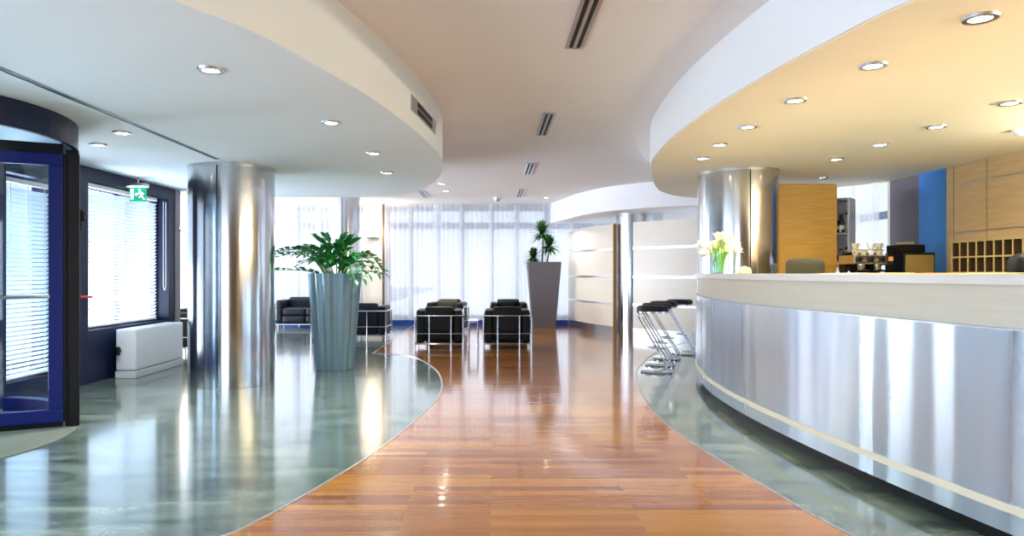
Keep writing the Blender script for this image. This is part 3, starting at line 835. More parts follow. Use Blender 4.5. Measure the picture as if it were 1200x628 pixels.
# ---------------------------------------------------------------- armchairs
def make_cube_chair(label, W=.76, seats=1, mback='leather', pillow=None, group=None, name='armchair', cat='armchair'):
    """front towards local +y, chrome tube frame outside the cushions"""
    t = thing(name, label, cat, group=group)
    D = .70; hw = W/2; aw = .135
    for s in (-1, 1):
        bm = B(); cushion(bm, s * (hw - .03 - aw/2), .02, .355, aw, D - .06, .51, .03, .004); obj('arm_cushion', bm, M[mback], t, True, angle=80)
    inner = W - .06 - 2 * aw; sw = inner / seats
    for k in range(seats):
        cx = -inner/2 + sw * (k + .5)
        bm = B(); cushion(bm, cx, -D/2 + .1, .45, sw - .006, .15, .42, .03, .006); obj('back_cushion', bm, M[mback], t, True, angle=80)
        bm = B(); cushion(bm, cx, .07, .355, sw - .006, D - .18, .16, .03, .008); obj('seat_cushion', bm, M[mback], t, True, angle=80)
        bm = B(); cushion(bm, cx, .05, .19, sw - .006, D - .1, .17, .035, .006); obj('base_cushion', bm, M[mback], t, True, angle=80)
    r = .0115; hw2 = hw - .012; y0, y1 = -D/2 + .012, D/2 - .02
    bm = B()
    tube(bm, fillet([(-hw2, y1, .0), (-hw2, y1, .525), (-hw2, y0, .525), (hw2, y0, .525), (hw2, y1, .525), (hw2, y1, .0)], .05, 6), r, 10)
    fr_ = obj('top_tube_frame', bm, M['chrome'], t, True)
    bm = B()
    for z, rr in ((.245, .007), (.085, .011)):
        tube(bm, fillet([(-hw2, y1, z), (-hw2, y0, z), (hw2, y0, z), (hw2, y1, z)], .04, 5), rr, 8)
    tube(bm, [(-hw2, y1, .085), (hw2, y1, .085)], .011, 8)
    obj('lower_rail', bm, M['chrome'], t, True)
    for x in [-hw2 + W * (.29 if seats == 1 else .25), hw2 - W * (.24 if seats == 1 else .25)]:
        bm = B(); tube(bm, [(x, y0 - .005, .0), (x, y0 - .005, .525)], .011, 10); obj('back_post', bm, M['chrome'], fr_, True)
    for s in (-1, 1):
        bm = B(); tube(bm, [(s * hw2, y0, 0), (s * hw2, y0, .5)], r, 10); obj('rear_leg', bm, M['chrome'], fr_, True)
    bm = B()
    for k in range(5): tube(bm, [(-hw2, y0 + (k + .5) * (y1 - y0)/5, .095), (hw2, y0 + (k + .5) * (y1 - y0)/5, .095)], .005, 6)
    obj('seat_spring', bm, M['dark'], t, True)
    if pillow:
        bm = B(); cushion(bm, .0, .0, .6, .33, .12, .26, .05, .02); obj('pillow', bm, M[pillow], t, True, angle=80)
    return t
G = 'black armchairs in front of the far window'
ch = make_cube_chair('black leather armchair with chrome frame seen from behind, left of the front pair', .78, group=G); ch.location = (-.82, 11.05, .004); ch.rotation_euler = (0, 0, .02)
dup(ch, (.265, 11.05, .004), -.01, 'black leather armchair with chrome frame seen from behind, in front of the taupe planter', G)
ch2 = make_cube_chair('black armchair facing the camera with an olive back cushion, behind the left front chair', .78, group=G)
bm = B(); cushion(bm, .0, .0, 0, .40, .12, .2, .05, .015); pil = obj('throw_pillow', bm, M['olive'], None, True, (-.87, 13.79, .562), 80)
tag(pil, 'olive brown throw pillow standing on the far left armchair', 'pillow')
ch2.location = (-.87, 13.75, .004); ch2.rotation_euler = (0, 0, PI - .12)
bm = B(); cushion(bm, .0, .0, 0, .36, .12, .2, .05, .015); pil = obj('throw_pillow', bm, M['leather'], None, True, (.36, 13.82, .562), 80)
tag(pil, 'black throw pillow standing on the far right armchair', 'pillow')
dup(ch2, (.36, 13.75, .004), PI, 'black armchair facing the camera, behind the right front chair near the planter', G)
sf = make_cube_chair('black leather two seat sofa with chrome frame seen from behind, right of the fluted planter', 1.35, 2, name='sofa', cat='sofa', mback='leather_navy')
sf.location = (-2.52, 12.45, 0)
sf2 = make_cube_chair('black two seat sofa facing the camera by the far window, left of the fluted planter', 1.35, 2, name='sofa', cat='sofa', mback='leather_navy')
sf2.location = (-4.02, 15.15, 0); sf2.rotation_euler = (0, 0, PI)
ch3 = make_cube_chair('black armchair half hidden behind the large left steel column, beyond the radiator', .78, mback='leather_navy'); ch3.location = (-4.42, 10.5, 0); ch3.rotation_euler = (0, 0, -PI/2)
t = thing('side_table', 'small pale yellow side table beside the far left sofa', 'side table', (-4.86, 15.05, 0))
bm = B(); box(bm, -.13, .13, -.2, .2, .42, .46, .005); obj('tabletop', bm, M['paper_y'], t)
for sx in (-1, 1):
    for sy in (-1, 1):
        bm = B(); box(bm, sx * .11 - .015, sx * .11 + .015, sy * .18 - .015, sy * .18 + .015, 0, .42); obj('leg', bm, M['paper_y'], t)
# narrow glass side table between the front chairs
t = thing('side_table', 'narrow chrome side table with blue glass top between the two front armchairs', 'side table', (-.282, 11.15, .004))
bm = B(); box(bm, -.085, .085, -.3, .3, .42, .435, .003); obj('glass_top', bm, mat('blue tinted glass top', '1e4fae', .1, coat=.5, noise=.05), t)
for sx in (-1, 1):
    for sy in (-1, 1):
        bm = B(); tube(bm, [(sx * .075, sy * .28, 0), (sx * .075, sy * .28, .42)], .011, 10); obj('leg', bm, M['chrome'], t, True)
bm = B(); tube(bm, [(-.075, -.28, .41), (.075, -.28, .41), (.075, .28, .41), (-.075, .28, .41)], .008, 8, closed=True); obj('rail', bm, M['chrome'], t)

# ----------------------------------------------------------------- planters
def leaf_quad(bm, base, d, up, L, W):
    d = d.normalized(); side = d.cross(up)
    if side.length < 1e-4: side = d.orthogonal()
    side.normalize(); n = side.cross(d).normalized()
    prof = [(0, .08, 0), (.25, .8, .03), (.5, 1, .05), (.78, .62, .03), (1, .03, -.04)]
    prev = None
    for (u, w, c) in prof:
        p = base + d * (L * u) + n * (c * L)
        row = [bm.verts.new(p - side * W/2 * w + n * .12 * W * w), bm.verts.new(p), bm.verts.new(p + side * W/2 * w + n * .12 * W * w)]
        if prev:
            bm.faces.new((prev[0], prev[1], row[1], row[0])); bm.faces.new((prev[1], prev[2], row[2], row[1]))
        prev = row
px_, py_ = -1.95, 8.55
t = thing('fluted_planter', 'tall blue grey fluted planter with a glossy green leafy plant', 'planter', (px_, py_, 0))
NF = 18
fl = lambda a: 1 + .045 * (abs(((a * NF / (2 * PI)) % 1) * 2 - 1) * 2 - 1)
bm = B(); lathe(bm, [(0, .002), (.215, .002), (.222, .02), (.32, 1.18), (.322, 1.2), (.30, 1.2), (.298, 1.18), (.285, 1.06), (0, 1.06)], seg=NF * 10, flute=fl)
obj('pot', bm, M['pot_blue'], t, True, angle=25)
bm = B(); lathe(bm, [(0, 1.13), (.27, 1.13), (.29, 1.1), (0, 1.1)], seg=40); obj('soil', bm, M['soil'], t, True)
rnd = random.Random(11)
sb, lb = B(), B()
stems = []
for k in range(22):
    a = k * 2 * PI / 22 + rnd.uniform(-.15, .15)
    reach = rnd.uniform(.28, .58); rise = rnd.uniform(.24, .46)
    if math.cos(a) < -.5: reach = rnd.uniform(.42, .72); rise = rnd.uniform(.22, .42)
    if math.cos(a) > .5: reach = rnd.uniform(.35, .62); rise = rnd.uniform(.16, .36)
    stems.append((a, reach, rise))
for k in range(9): stems.append((rnd.uniform(0, 2*PI), rnd.uniform(.08, .25), rnd.uniform(.34, .5)))
stems.append((PI * .97, .84, .12))
for a, reach, rise in stems:
    u = Vector((math.cos(a), math.sin(a), 0))
    p0 = u * .08 + Vector((0, 0, 1.12))
    pts = spline([p0, p0 + u * reach * .3 + Vector((0, 0, rise * .85)), p0 + u * reach * .68 + Vector((0, 0, rise)), p0 + u * reach + Vector((0, 0, rise * (.82 if reach > .3 else 1.1) - (.16 if reach > .4 and math.cos(a) > .4 else 0)))], 7)
    tube(sb, pts, .009, 6, r_end=.003)
    for i in range(4, len(pts), 2):
        tdir = (pts[min(i+1, len(pts)-1)] - pts[i-1]).normalized()
        sd = tdir.cross(Vector((0, 0, 1))); sd.normalize()
        for s in (-1, 1):
            d = (sd * s * .8 + tdir * .8 + Vector((0, 0, rnd.uniform(.1, .6))))
            leaf_quad(lb, pts[i], d, Vector((rnd.uniform(-.4, .4), rnd.uniform(-.4, .4), 1)), rnd.uniform(.085, .115), rnd.uniform(.05, .066))
    leaf_quad(lb, pts[-1], tdir, Vector((0, 0, 1)), .11, .05)
st_ = obj('stems', sb, M['stem'], t, True); obj('leaves', lb, M['leaf'], st_, True)

t = thing('square_planter', 'tall tapered taupe square planter with a small dracaena by the far window', 'planter', (1.16, 15.0, .004))
bm = B()
def frustum(bm, b, tt, z0, z1, cap=True):
    va = [bm.verts.new((sx * b, sy * b, z0)) for sx, sy in ((-1,-1),(1,-1),(1,1),(-1,1))]
    vb = [bm.verts.new((sx * tt, sy * tt, z1)) for sx, sy in ((-1,-1),(1,-1),(1,1),(-1,1))]
    for k in range(4): bm.faces.new((va[k], va[(k+1)%4], vb[(k+1)%4], vb[k]))
    return va, vb
va, vb = frustum(bm, .245, .36, 0, 1.44); bm.faces.new(va)
vc = [bm.verts.new((v.co.x * .93, v.co.y * .93, 1.44)) for v in vb]
vd = [bm.verts.new((v.co.x * .9, v.co.y * .9, 1.36)) for v in vb]
for k in range(4):
    bm.faces.new((vb[k], vb[(k+1)%4], vc[(k+1)%4], vc[k])); bm.faces.new((vc[k], vc[(k+1)%4], vd[(k+1)%4], vd[k]))
bm.faces.new(vd)
bmesh.ops.bevel(bm, geom=list({e for e in bm.edges}), offset=.006, segments=2, affect='EDGES')
obj('pot', bm, M['pot_taupe'], t)
bm = B(); box(bm, -.3, .3, -.3, .3, 1.365, 1.39); obj('soil', bm, M['soil'], t)
rnd = random.Random(5)
heads = [((-.03, .02), (-.03, 0, 2.14), .31), ((.06, -.03), (.12, -.03, 1.86), .29), ((-.16, 0), (-.22, .02, 1.6), .25)]
for (bx_, by_), tip, L in heads:
    bm = B(); pts = spline([(bx_, by_, 1.38), ((bx_ + tip[0])/2 + .02, by_, (1.38 + tip[2])/2), tip], 6); tube(bm, pts, .018, 8, r_end=.012); cn_ = obj('cane', bm, M['cane'], t, True)
    bm = B(); tip = Vector(tip)
    for k in range(80):
        a = k * 2.399; el = -.5 + 1.9 * (k / 80) + rnd.uniform(-.1, .1)
        d = Vector((math.cos(a) * math.cos(el), math.sin(a) * math.cos(el), math.sin(el)))
        l = L * rnd.uniform(.75, 1.1); side = d.cross(Vector((0, 0, 1))); side = side.normalized() if side.length > .01 else Vector((1, 0, 0))
        prev = None; p = tip - Vector((0, 0, .1 * (1 - k/80)))
        for i in range(6):
            u = i / 5; w = .042 * (1 - u ** 2.2) + .001
            c = p + d * (l * u) + Vector((0, 0, -.22 * l * u * u))
            row = [bm.verts.new(c - side * w), bm.verts.new(c + Vector((0, 0, -.004))), bm.verts.new(c + side * w)]
            if prev: bm.faces.new((prev[0], prev[1], row[1], row[0])); bm.faces.new((prev[1], prev[2], row[2], row[1]))
            prev = row
    obj('leaf_tuft', bm, M['leaf2'], cn_, True)

# ------------------------------------------------------------ behind the bar
t = thing('maple_screen', 'honey yellow maple screen panel right of the steel column behind the counter', 'screen', (3.76, 8.05, 0))
bm = B(); box(bm, -.46, .31, -.03, .03, 0, 2.24, .003); obj('board', bm, M['maple'], t)
bm = B(); box(bm, -.44, .29, -.02, .02, 2.24, 2.25); obj('top_edge', bm, M['panel_edge'], t)

t = thing('bottle_cabinet', 'grey open bar cabinet with rows of bottles behind the maple screen', 'cabinet', (4.0, 8.32, 0), math.radians(-40))
# local: front towards -y ; turned so that its right side shows
cw, cd, chh = .34, .3, 2.1
bm = B(); box(bm, -cw, -cw + .025, 0, cd, 0, chh); obj('side_panel', bm, M['shelf_grey'], t)
bm = B(); box(bm, cw - .025, cw, 0, cd, 0, chh); obj('side_panel', bm, M['shelf_grey'], t)
bm = B(); box(bm, -cw + .025, cw - .025, cd - .015, cd, 0, chh); obj('back_panel', bm, M['shelf_grey'], t)
SH = [.0, .5, 1.0, 1.24, 1.66, 2.075]
for z in SH:
    bm = B(); box(bm, -cw + .025, cw - .025, .005, cd - .015, z, z + .025); obj('shelf', bm, M['cabinet'], t)
def bottle_meshes():
    out = []
    for kind, (r, hb, hn, rn) in enumerate([(.028, .13, .225, .010), (.031, .15, .25, .011), (.026, .16, .265, .009), (.031, .12, .21, .011)]):
        out.append((r, hb, hn, rn))
    return out
BK = bottle_meshes()
def bottle(x, y, z, kind, m_, label, group, lab=True):
    r, hb, hn, rn = BK[kind]
    t = thing('liquor_bottle', label, 'bottle', (x, y, z), 0, group)
    bm = B(); lathe(bm, [(0, 0), (r*.95, 0), (r, .008), (r, hb), (r*.8, hb + .025), (rn, hb + .055), (rn, hn), (0, hn)], seg=18); bo_ = obj('bottle_glass', bm, M[m_], t, True)
    bm = B(); lathe(bm, [(0, hn - .03), (rn + .003, hn - .03), (rn + .003, hn + .004), (0, hn + .004)], seg=14); obj('cap', bm, M['red' if kind == 2 else 'black'], bo_, True)
    if lab:
        bm = B(); lathe(bm, [(r + .0008, .04), (r + .0008, hb - .04)], seg=18); obj('paper_label', bm, M['labelpaper'], bo_, True)
Rz = Matrix.Rotation(math.radians(-40), 3, 'Z'); base = Vector((4.0, 8.32, 0))
kinds = ['bottle_dark', 'bottle_brown', 'bottle_clear', 'bottle_red', 'bottle_dark', 'bottle_clear', 'bottle_brown']
for zz, gname, lname in ((1.265, 'bottles on the lower shelf', 'lower visible shelf'), (1.685, 'bottles on the upper shelf', 'upper visible shelf')):
    for row in range(2):
        for k in range(5):
            p = base + Rz @ Vector((-.0 + k * .068 + .03 * row - .03, .06 + .1 * row, 0))
            m_ = kinds[(k * 3 + row * 2 + int(zz * 10)) % 7]
            nm = {'bottle_dark': 'dark green', 'bottle_brown': 'amber', 'bottle_clear': 'clear', 'bottle_red': 'red'}[m_]
            bottle(p.x, p.y, zz, (k + row) % 4, m_, '%s liquor bottle with paper label on the %s of the bar cabinet' % (nm, lname), '%s bottles on the %s' % (nm, lname))

wt = thing('bar_worktop', 'low back bar unit under the coffee machine behind the counter', 'cabinet', (0, 0, 0))
bm = B(); box(bm, 3.7, 4.9, 7.1, 7.72, .1, .99); obj('carcass', bm, M['cabinet'], wt)
bm = B(); box(bm, 3.66, 4.92, 7.07, 7.74, .99, 1.03, .004); obj('worktop', bm, M['counter_top'], wt)
bm = B(); box(bm, 3.75, 4.85, 7.13, 7.7, 0, .1); obj('plinth', bm, M['black'], wt)
WZ = 1.03
t = thing('espresso_machine', 'chrome and black espresso machine with three knobs behind the counter', 'coffee machine', (4.08, 7.4, WZ))
bm = B(); box(bm, -.2, .2, -.12, .22, .06, .13, .006); box(bm, -.19, .19, .08, .22, .13, .4, .006); obj('body', bm, M['black'], t)
bm = B(); box(bm, -.21, .14, -.14, .2, .265, .365, .01); obj('control_panel', bm, M['chrome'], t)
for k in range(3):
    bm = B(); lathe(bm, [(0, 0), (.022, 0), (.026, .012), (.02, .03), (0, .032)], seg=16); bmesh.ops.rotate(bm, verts=bm.verts, matrix=Matrix.Rotation(PI/2, 3, 'X'))
    for a in range(4): box(bm, -.028, .028, -.03, -.02, -.005, .005, rot=Matrix.Rotation(a * PI/4, 4, 'Y'))
    obj('knob', bm, M['black'], t, True, (-.165 + k * .125, -.14, .315))
bm = B(); box(bm, .15, .21, -.13, .2, .255, .37, .006); obj('display_housing', bm, M['black'], t)
bm = B(); box(bm, .155, .205, -.135, -.128, .3, .345); obj('display', bm, mat('amber display', 'b98a4a', .4, emit='b07a30', estr=.3, noise=.02), t)
for k in range(2):
    x = -.1 + k * .17
    bm = B(); lathe(bm, [(0, .2), (.035, .2), (.04, .23), (.04, .27), (0, .27)], x, -.07, seg=20); bg_ = obj('brew_group', bm, M['chrome'], t, True)
    bm = B(); tube(bm, [(x, -.09, .205), (x, -.24, .19)], .012, 10); lathe(bm, [(.038, .18), (.042, .2), (.0, .205), (0, .18)], x, -.07, seg=18); obj('portafilter', bm, M['black'], bg_, True)
bm = B(); box(bm, -.2, .2, -.15, .0, .02, .06, .004); obj('drip_tray', bm, M['chrome'], t)
for sx in (-1, 1):
    for sy in (-.1, .18):
        bm = B(); lathe(bm, [(0, 0), (.02, 0), (.02, .06), (0, .06)], sx * .17, sy, seg=12); obj('foot', bm, M['black'], t, True)
bm = B()
for y in (-.1, .18): tube(bm, fillet([(-.19, y, .365), (-.19, y, .42), (.13, y, .42), (.13, y, .365)], .02), .004, 6)
obj('cup_rail', bm, M['chrome'], t, True)
# cups on the machine
def cup(x, y, z, m_, label, stack=1):
    t = thing('coffee_cup', label, 'cup', (x, y, z), 0, 'cups on the espresso machine')
    bm = B(); lathe(bm, [(0, .001), (.022, .001), (.026, .006), (.038, .05), (.04, .062), (.036, .062), (.03, .02), (0, .01)], seg=22); obj('bowl', bm, M[m_], t, True)
    bm = B(); tube(bm, [(.036 , 0, .052), (.055, 0, .05), (.058, 0, .03), (.03, 0, .016)], .004, 6); obj('handle', bm, M[m_], t, True)
cz = WZ + .366
lev = ['lower', 'upper']
for k in range(4):
    for j in range(2 if k != 1 else 1):
        cup(4.08 - .15 + k * .085, 7.36, cz + j * .0635, 'cup' if k != 2 else 'cupw',
            '%s %s coffee cup of the %s stack on the espresso machine' % (lev[j], 'white' if k == 2 else 'beige', ordinal[k]))
bm = B(); box(bm, -.075, .075, -.05, .05, 0, .012, .004); o = obj('cup_tray', bm, M['black'], None, False, (3.96, 7.52, cz)); tag(o, 'small black tray lying on top of the espresso machine', 'tray')
t = thing('drinks_dispenser', 'black drinks dispenser with a bronze front panel right of the espresso machine', 'dispenser', (4.56, 7.4, WZ))
bm = B(); box(bm, -.175, .165, -.15, .2, 0, .39, .012); obj('body', bm, M['black'], t)
bm = B(); box(bm, -.155, .145, -.156, -.148, .03, .365, .003); obj('front_panel', bm, M['brownglass'], t)
bm = B(); box(bm, -.17, .09, -.1, .18, .39, .475, .01); obj('lid', bm, M['black'], t)
bm = B(); box(bm, -.28, -.06, .0, .17, .476, .49, .003); o = None
bm.free()
t = thing('saucer_stack', 'stack of pale saucers on top of the black dispenser', 'saucers', (4.52, 7.44, WZ + .476))
bm = B()
for k in range(3): lathe(bm, [(0, k*.008), (.05, k*.008), (.085, k*.008 + .01), (.083, k*.008 + .013), (.05, k*.008 + .004), (0, k*.008+.004)], seg=28)
obj('plates', bm, M['cup'], t, True)
for x, y, k, l in ((3.83, 7.3, 0, 'clear bottle standing on the worktop left of the espresso machine, front one'), (3.77, 7.42, 2, 'clear bottle with red cap on the worktop behind the front one')):
    bottle(x, y, WZ, k, 'bottle_clear', l, 'clear bottles on the worktop', False)

# pigeonholes on the oak wall
t = thing('pigeonhole_rack', 'pale oak pigeonhole rack hung on the oak wall behind the counter', 'rack', (0, 0, 0))
x0, x1 = 4.75, 4.995; yA, yB = 7.04, 4.85; zt = 1.525; nz_, ny_ = 5, 19
bm = B(); box(bm, x1 - .012, x1, yB, yA, zt - .75, zt); obj('back_board', bm, M['pigeon_shade'], t)
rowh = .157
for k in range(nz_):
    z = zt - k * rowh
    bm = B(); box(bm, x0 + .006, x1 - .012, yB, yA, z - .014, z); obj('shelf', bm, M['pigeon_shade'] if k else M['pigeon'], t)
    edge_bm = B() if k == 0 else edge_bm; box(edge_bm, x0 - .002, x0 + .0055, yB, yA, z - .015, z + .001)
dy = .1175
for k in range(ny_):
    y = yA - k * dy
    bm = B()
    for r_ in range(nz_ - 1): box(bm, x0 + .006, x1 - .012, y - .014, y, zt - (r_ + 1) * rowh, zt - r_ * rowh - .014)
    obj('divider', bm, M['pigeon_shade'], t)
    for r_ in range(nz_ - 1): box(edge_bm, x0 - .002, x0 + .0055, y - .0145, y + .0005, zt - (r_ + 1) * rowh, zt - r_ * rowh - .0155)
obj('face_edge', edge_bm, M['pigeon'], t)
for (col, row, l) in ((0, 1, 'tiny green plant in the lower row, first pigeonhole from the left'), (3, 0, 'tiny green plant in the upper row, fourth pigeonhole from the left')):
    tp = thing('small_plant', l, 'plant', (4.82, yA - (col + .55) * dy, zt - (row + 1) * rowh))
    bm = B(); lathe(bm, [(0, 0), (.018, 0), (.022, .025), (0, .025)], seg=14); obj('pot', bm, M['pot_taupe'], tp, True)
    bm = B()
    for k in range(14):
        a = k * 2.4; el = .3 + .9 * k / 14
        leaf_quad(bm, Vector((0, 0, .022)), Vector((math.cos(a) * math.cos(el), math.sin(a) * math.cos(el), math.sin(el))), Vector((0, 0, 1)), .05, .018)
    obj('leaves', bm, M['leaf'], tp)

# chairs behind the counter
t = thing('office_chair', 'rounded olive fabric chair back showing above the counter, in front of the maple screen', 'chair', (3.11, 6.75, 0), PI)
bm = B(); cushion(bm, 0, .0, 1.05, .37, .07, .58, .034, .008, 8); obj('backrest', bm, M['olive'], t, True, angle=80)
bm = B(); cushion(bm, 0, .27, .72, .4, .44, .09, .04, .015); obj('seat', bm, M['olive'], t, True, angle=80)
bm = B(); tube(bm, fillet([(0, -.04, 1.0), (0, -.06, .65), (0, .25, .65)], .06), .022, 10); obj('back_bracket', bm, M['black'], t, True)
bm = B(); lathe(bm, [(0, .08), (.03, .08), (.03, .67), (0, .67)], 0, .25, seg=16); obj('gas_post', bm, M['chrome'], t, True)
bm = B()
for k in range(5):
    a = k * 2 * PI / 5; tube(bm, [(0, .25, .1), (.26 * math.cos(a), .25 + .26 * math.sin(a), .06)], .02, 8, r_end=.014)
obj('star_base', bm, M['black'], t, True)
for k in range(5):
    a = k * 2 * PI / 5
    bm = B(); lathe(bm, [(0, -.012), (.028, -.012), (.03, 0), (.028, .012), (0, .012)], seg=14); bmesh.ops.rotate(bm, verts=bm.verts, matrix=Matrix.Rotation(PI/2, 3, 'X'))
    obj('castor', bm, M['black'], t, True, (.26 * math.cos(a), .25 + .26 * math.sin(a), .031))

t = thing('office_chair', 'black leather office chair back showing above the counter at the right edge', 'chair', (3.66, 4.72, 0), math.radians(-120))
bm = B(); cushion(bm, 0, .0, .98, .5, .09, .68, .04, .015, 8); obj('backrest', bm, M['leather'], t, True, angle=80)
bm = B(); cushion(bm, 0, .28, .52, .5, .48, .1, .045, .015); obj('seat', bm, M['leather'], t, True, angle=80)
bm = B(); tube(bm, fillet([(0, -.05, .8), (0, -.07, .45), (0, .25, .45)], .06), .022, 10); obj('back_bracket', bm, M['black'], t, True)
bm = B(); lathe(bm, [(0, .08), (.03, .08), (.03, .47), (0, .47)], 0, .25, seg=16); obj('gas_post', bm, M['chrome'], t, True)
bm = B()
for k in range(5):
    a = k * 2 * PI / 5; tube(bm, [(0, .25, .1), (.28 * math.cos(a), .25 + .28 * math.sin(a), .06)], .02, 8, r_end=.014)
obj('star_base', bm, M['black'], t, True)
for k in range(5):
    a = k * 2 * PI / 5
    bm = B(); lathe(bm, [(0, -.012), (.028, -.012), (.03, 0), (.028, .012), (0, .012)], seg=14); bmesh.ops.rotate(bm, verts=bm.verts, matrix=Matrix.Rotation(PI/2, 3, 'X'))
    obj('castor', bm, M['black'], t, True, (.28 * math.cos(a), .25 + .28 * math.sin(a), .031))

# ------------------------------------------------------------ ceiling fittings
def spot(loc, power, col=(1, .83, .55), size=150, blend=.9, r=.05):
    l = bpy.data.lights.new('downlight_beam', 'SPOT'); l.energy = power; l.color = col; l.spot_size = math.radians(size); l.spot_blend = blend; l.shadow_soft_size = r
    o = bpy.data.objects.new('downlight_beam', l); C.objects.link(o); o.location = loc; return o
def make_downlight(label):
    t = thing('downlight', label, 'ceiling light')
    bm = B(); lathe(bm, [(.048, -.012), (.07, -.012), (.075, 0), (.048, 0)], seg=36); obj('trim_ring', bm, M['alu'], t, True)
    bm = B(); lathe(bm, [(0, -.008), (.049, -.008), (.049, -.001), (0, -.001)], seg=32); obj('lens', bm, M['lens'], t, True)
    return t
R_SP, L_SP = 36, 75
WARM = (1, .90, .70); MID = (1, .94, .84)
gR = 'downlights in the cream soffit over the counter'; gL = 'downlights in the white soffit over the slate floor'
DL = []
outer = [(1149, 20), (1023, 76), (932, 117), (876, 148), (843, 169), (823, 185)]
for i, (x, y) in enumerate(outer):
    DL.append((P(x, y, Z_LOW), '%s downlight from the front in the outer row along the cream soffit edge' % ordinal[i], gR, R_SP, WARM))
for i, (x, y) in enumerate([(1183, 120), (1097, 148), (1031, 169), (980, 186)]):
    DL.append((P(x, y, Z_LOW), '%s downlight from the front in the inner row of the cream soffit' % ordinal[i], gR, R_SP, WARM))
lefts = [((247, 81), 'nearest downlight in the white left soffit, in front of the large column'), ((388, 143), 'second downlight along the white soffit edge, above the fluted planter'),
         ((438, 179), 'third downlight along the white soffit edge, beyond the fluted planter'), ((454, 202), 'farthest downlight in the white left soffit'),
         ((143, 155), 'downlight beside the ceiling slot, left of the large column'), ((115, 169), 'downlight above the navy window wall, next to the revolving door')]
for (x, y), l in lefts: DL.append((P(x, y, Z_LOW), l, gL, L_SP, MID))
for (x, y), l in (((523, 223.5), 'left downlight in the upper ceiling near the far window'), ((640, 231), 'downlight in the upper ceiling above the taupe planter'), ((518, 215), 'small downlight just beyond the white soffit edge')):
    DL.append((P(x, y, Z_HIGH), l, 'downlights in the upper ceiling', 90, (1, .95, .88)))
d0 = None
for i, (p, l, g, pw, c) in enumerate(DL):
    if d0 is None: d0 = make_downlight(l); d0.location = p; d0['group'] = g
    else: dup(d0, p, 0, l, g)
    spot((p.x, p.y, p.z - .03), pw, c)
    if pw < 80: spot((p.x, p.y, p.z - .03), 48 if c == MID else 30, (1, .88, .58), 52, .9, .03)   # the narrow reflector beam inside the wide spill
# the same rows go on over the part of the hall behind the viewpoint
for x, y in ((3.3, 1.2), (4.2, 2.4), (4.3, -.6), (3.9, -2.6)): spot((x, y, Z_LOW - .03), R_SP, WARM)
for x, y in ((-3.4, 2.2), (-3.9, .5), (-4.0, -2.5)): spot((x, y, Z_LOW - .03), L_SP, MID)

def vent(x, y0, y1, label, rotz=0, w=.13):
    t = thing('air_vent', label, 'vent', (x, (y0 + y1)/2, Z_HIGH), rotz, 'slot vents in the upper ceiling')
    h = (y1 - y0)/2; W = w/2
    bm = B(); box(bm, -W, -W + .025, -h, h, -.012, 0); box(bm, W - .025, W, -h, h, -.012, 0); box(bm, -.012, .012, -h, h, -.012, 0)
    box(bm, -W + .025, W - .025, -h, -h + .02, -.012, 0); box(bm, -W + .025, W - .025, h - .02, h, -.012, 0); obj('frame', bm, M['alu'], t)
    for s in (-1, 1):
        bm = B(); box(bm, s * .0265 - .0135, s * .0265 + .0135, -h + .02, h - .02, -.006, -.001); obj('slot', bm, M['dark'], t)
vent(.59, 3.75, 4.84, 'nearest slot vent in the upper ceiling, at the top edge of the view')
vent(.59, 6.82, 7.9, 'second slot vent from the front in the upper ceiling')
vent(.59, 9.92, 11.02, 'third slot vent from the front in the upper ceiling')
vent(.59, 13.0, 14.3, 'farthest slot vent in the line of the upper ceiling, near the far window')
vent(-1.36, 13.2, 14.4, 'slot vent in the upper ceiling just beyond the white soffit end', 0)

# vent in the curved left fascia
seg = [p for p in CURVE_L if 5.2 < p.y < 6.55]
t = thing('fascia_vent', 'dark slot vent set in the curved fascia of the white left soffit', 'vent', (0, 0, 0))
for (z0, z1, m_, off, nm) in ((2.485, 2.61, 'alu', .006, 'frame'), (2.50, 2.54, 'dark', .009, 'slot'), (2.556, 2.596, 'dark', .009, 'slot')):
    s2 = seg if nm == 'frame' else seg[1:-1]
    bm = B(); ribbon(bm, offset(s2, .0005), offset(s2, off), z0, z1); obj(nm, bm, M[m_], t, True)
# slot in left soffit
t = thing('slot_vent', 'long thin dark slot running along the white left soffit to the large column', 'vent', (-2.755, 4.9, Z_LOW))
bm = B(); box(bm, -.012, .012, -2.5, 1.98, -.004, 0); obj('slot', bm, M['dark'], t)
bm = B(); box(bm, -.022, -.012, -2.5, 1.98, -.006, 0); box(bm, .012, .022, -2.5, 1.98, -.006, 0); obj('edge_trim', bm, M['pot_blue'], t)
# detectors
t = thing('smoke_detector', 'round white smoke detector on the cream soffit at the right edge', 'detector', P(1197, 152, Z_LOW))
bm = B(); lathe(bm, [(0, -.05), (.03, -.05), (.05, -.035), (.055, -.02), (0, -.02)], seg=32); obj('cap', bm, M['plaster_white'], t, True)
bm = B(); lathe(bm, [(0, -.02), (.06, -.02), (.065, 0), (0, 0)], seg=32); obj('base', bm, M['plaster_white'], t, True)
t = thing('smoke_detector', 'small grey detector on the upper ceiling between the two far vents', 'detector', P(583, 231, Z_HIGH))
bm = B(); lathe(bm, [(0, -.09), (.05, -.09), (.07, -.05), (.07, -.03), (0, -.03)], seg=24); obj('cap', bm, M['alu'], t, True)
bm = B(); lathe(bm, [(0, -.03), (.1, -.03), (.1, 0), (0, 0)], seg=24); obj('base', bm, M['plaster_white'], t, True)
t = thing('smoke_detector', 'small dark detector on the cream soffit above the maple screen', 'detector', (4.0, 8.2, Z_LOW))
bm = B(); lathe(bm, [(0, -.04), (.035, -.04), (.05, -.02), (.05, 0), (0, 0)], seg=24); obj('cap', bm, M['alu'], t, True)

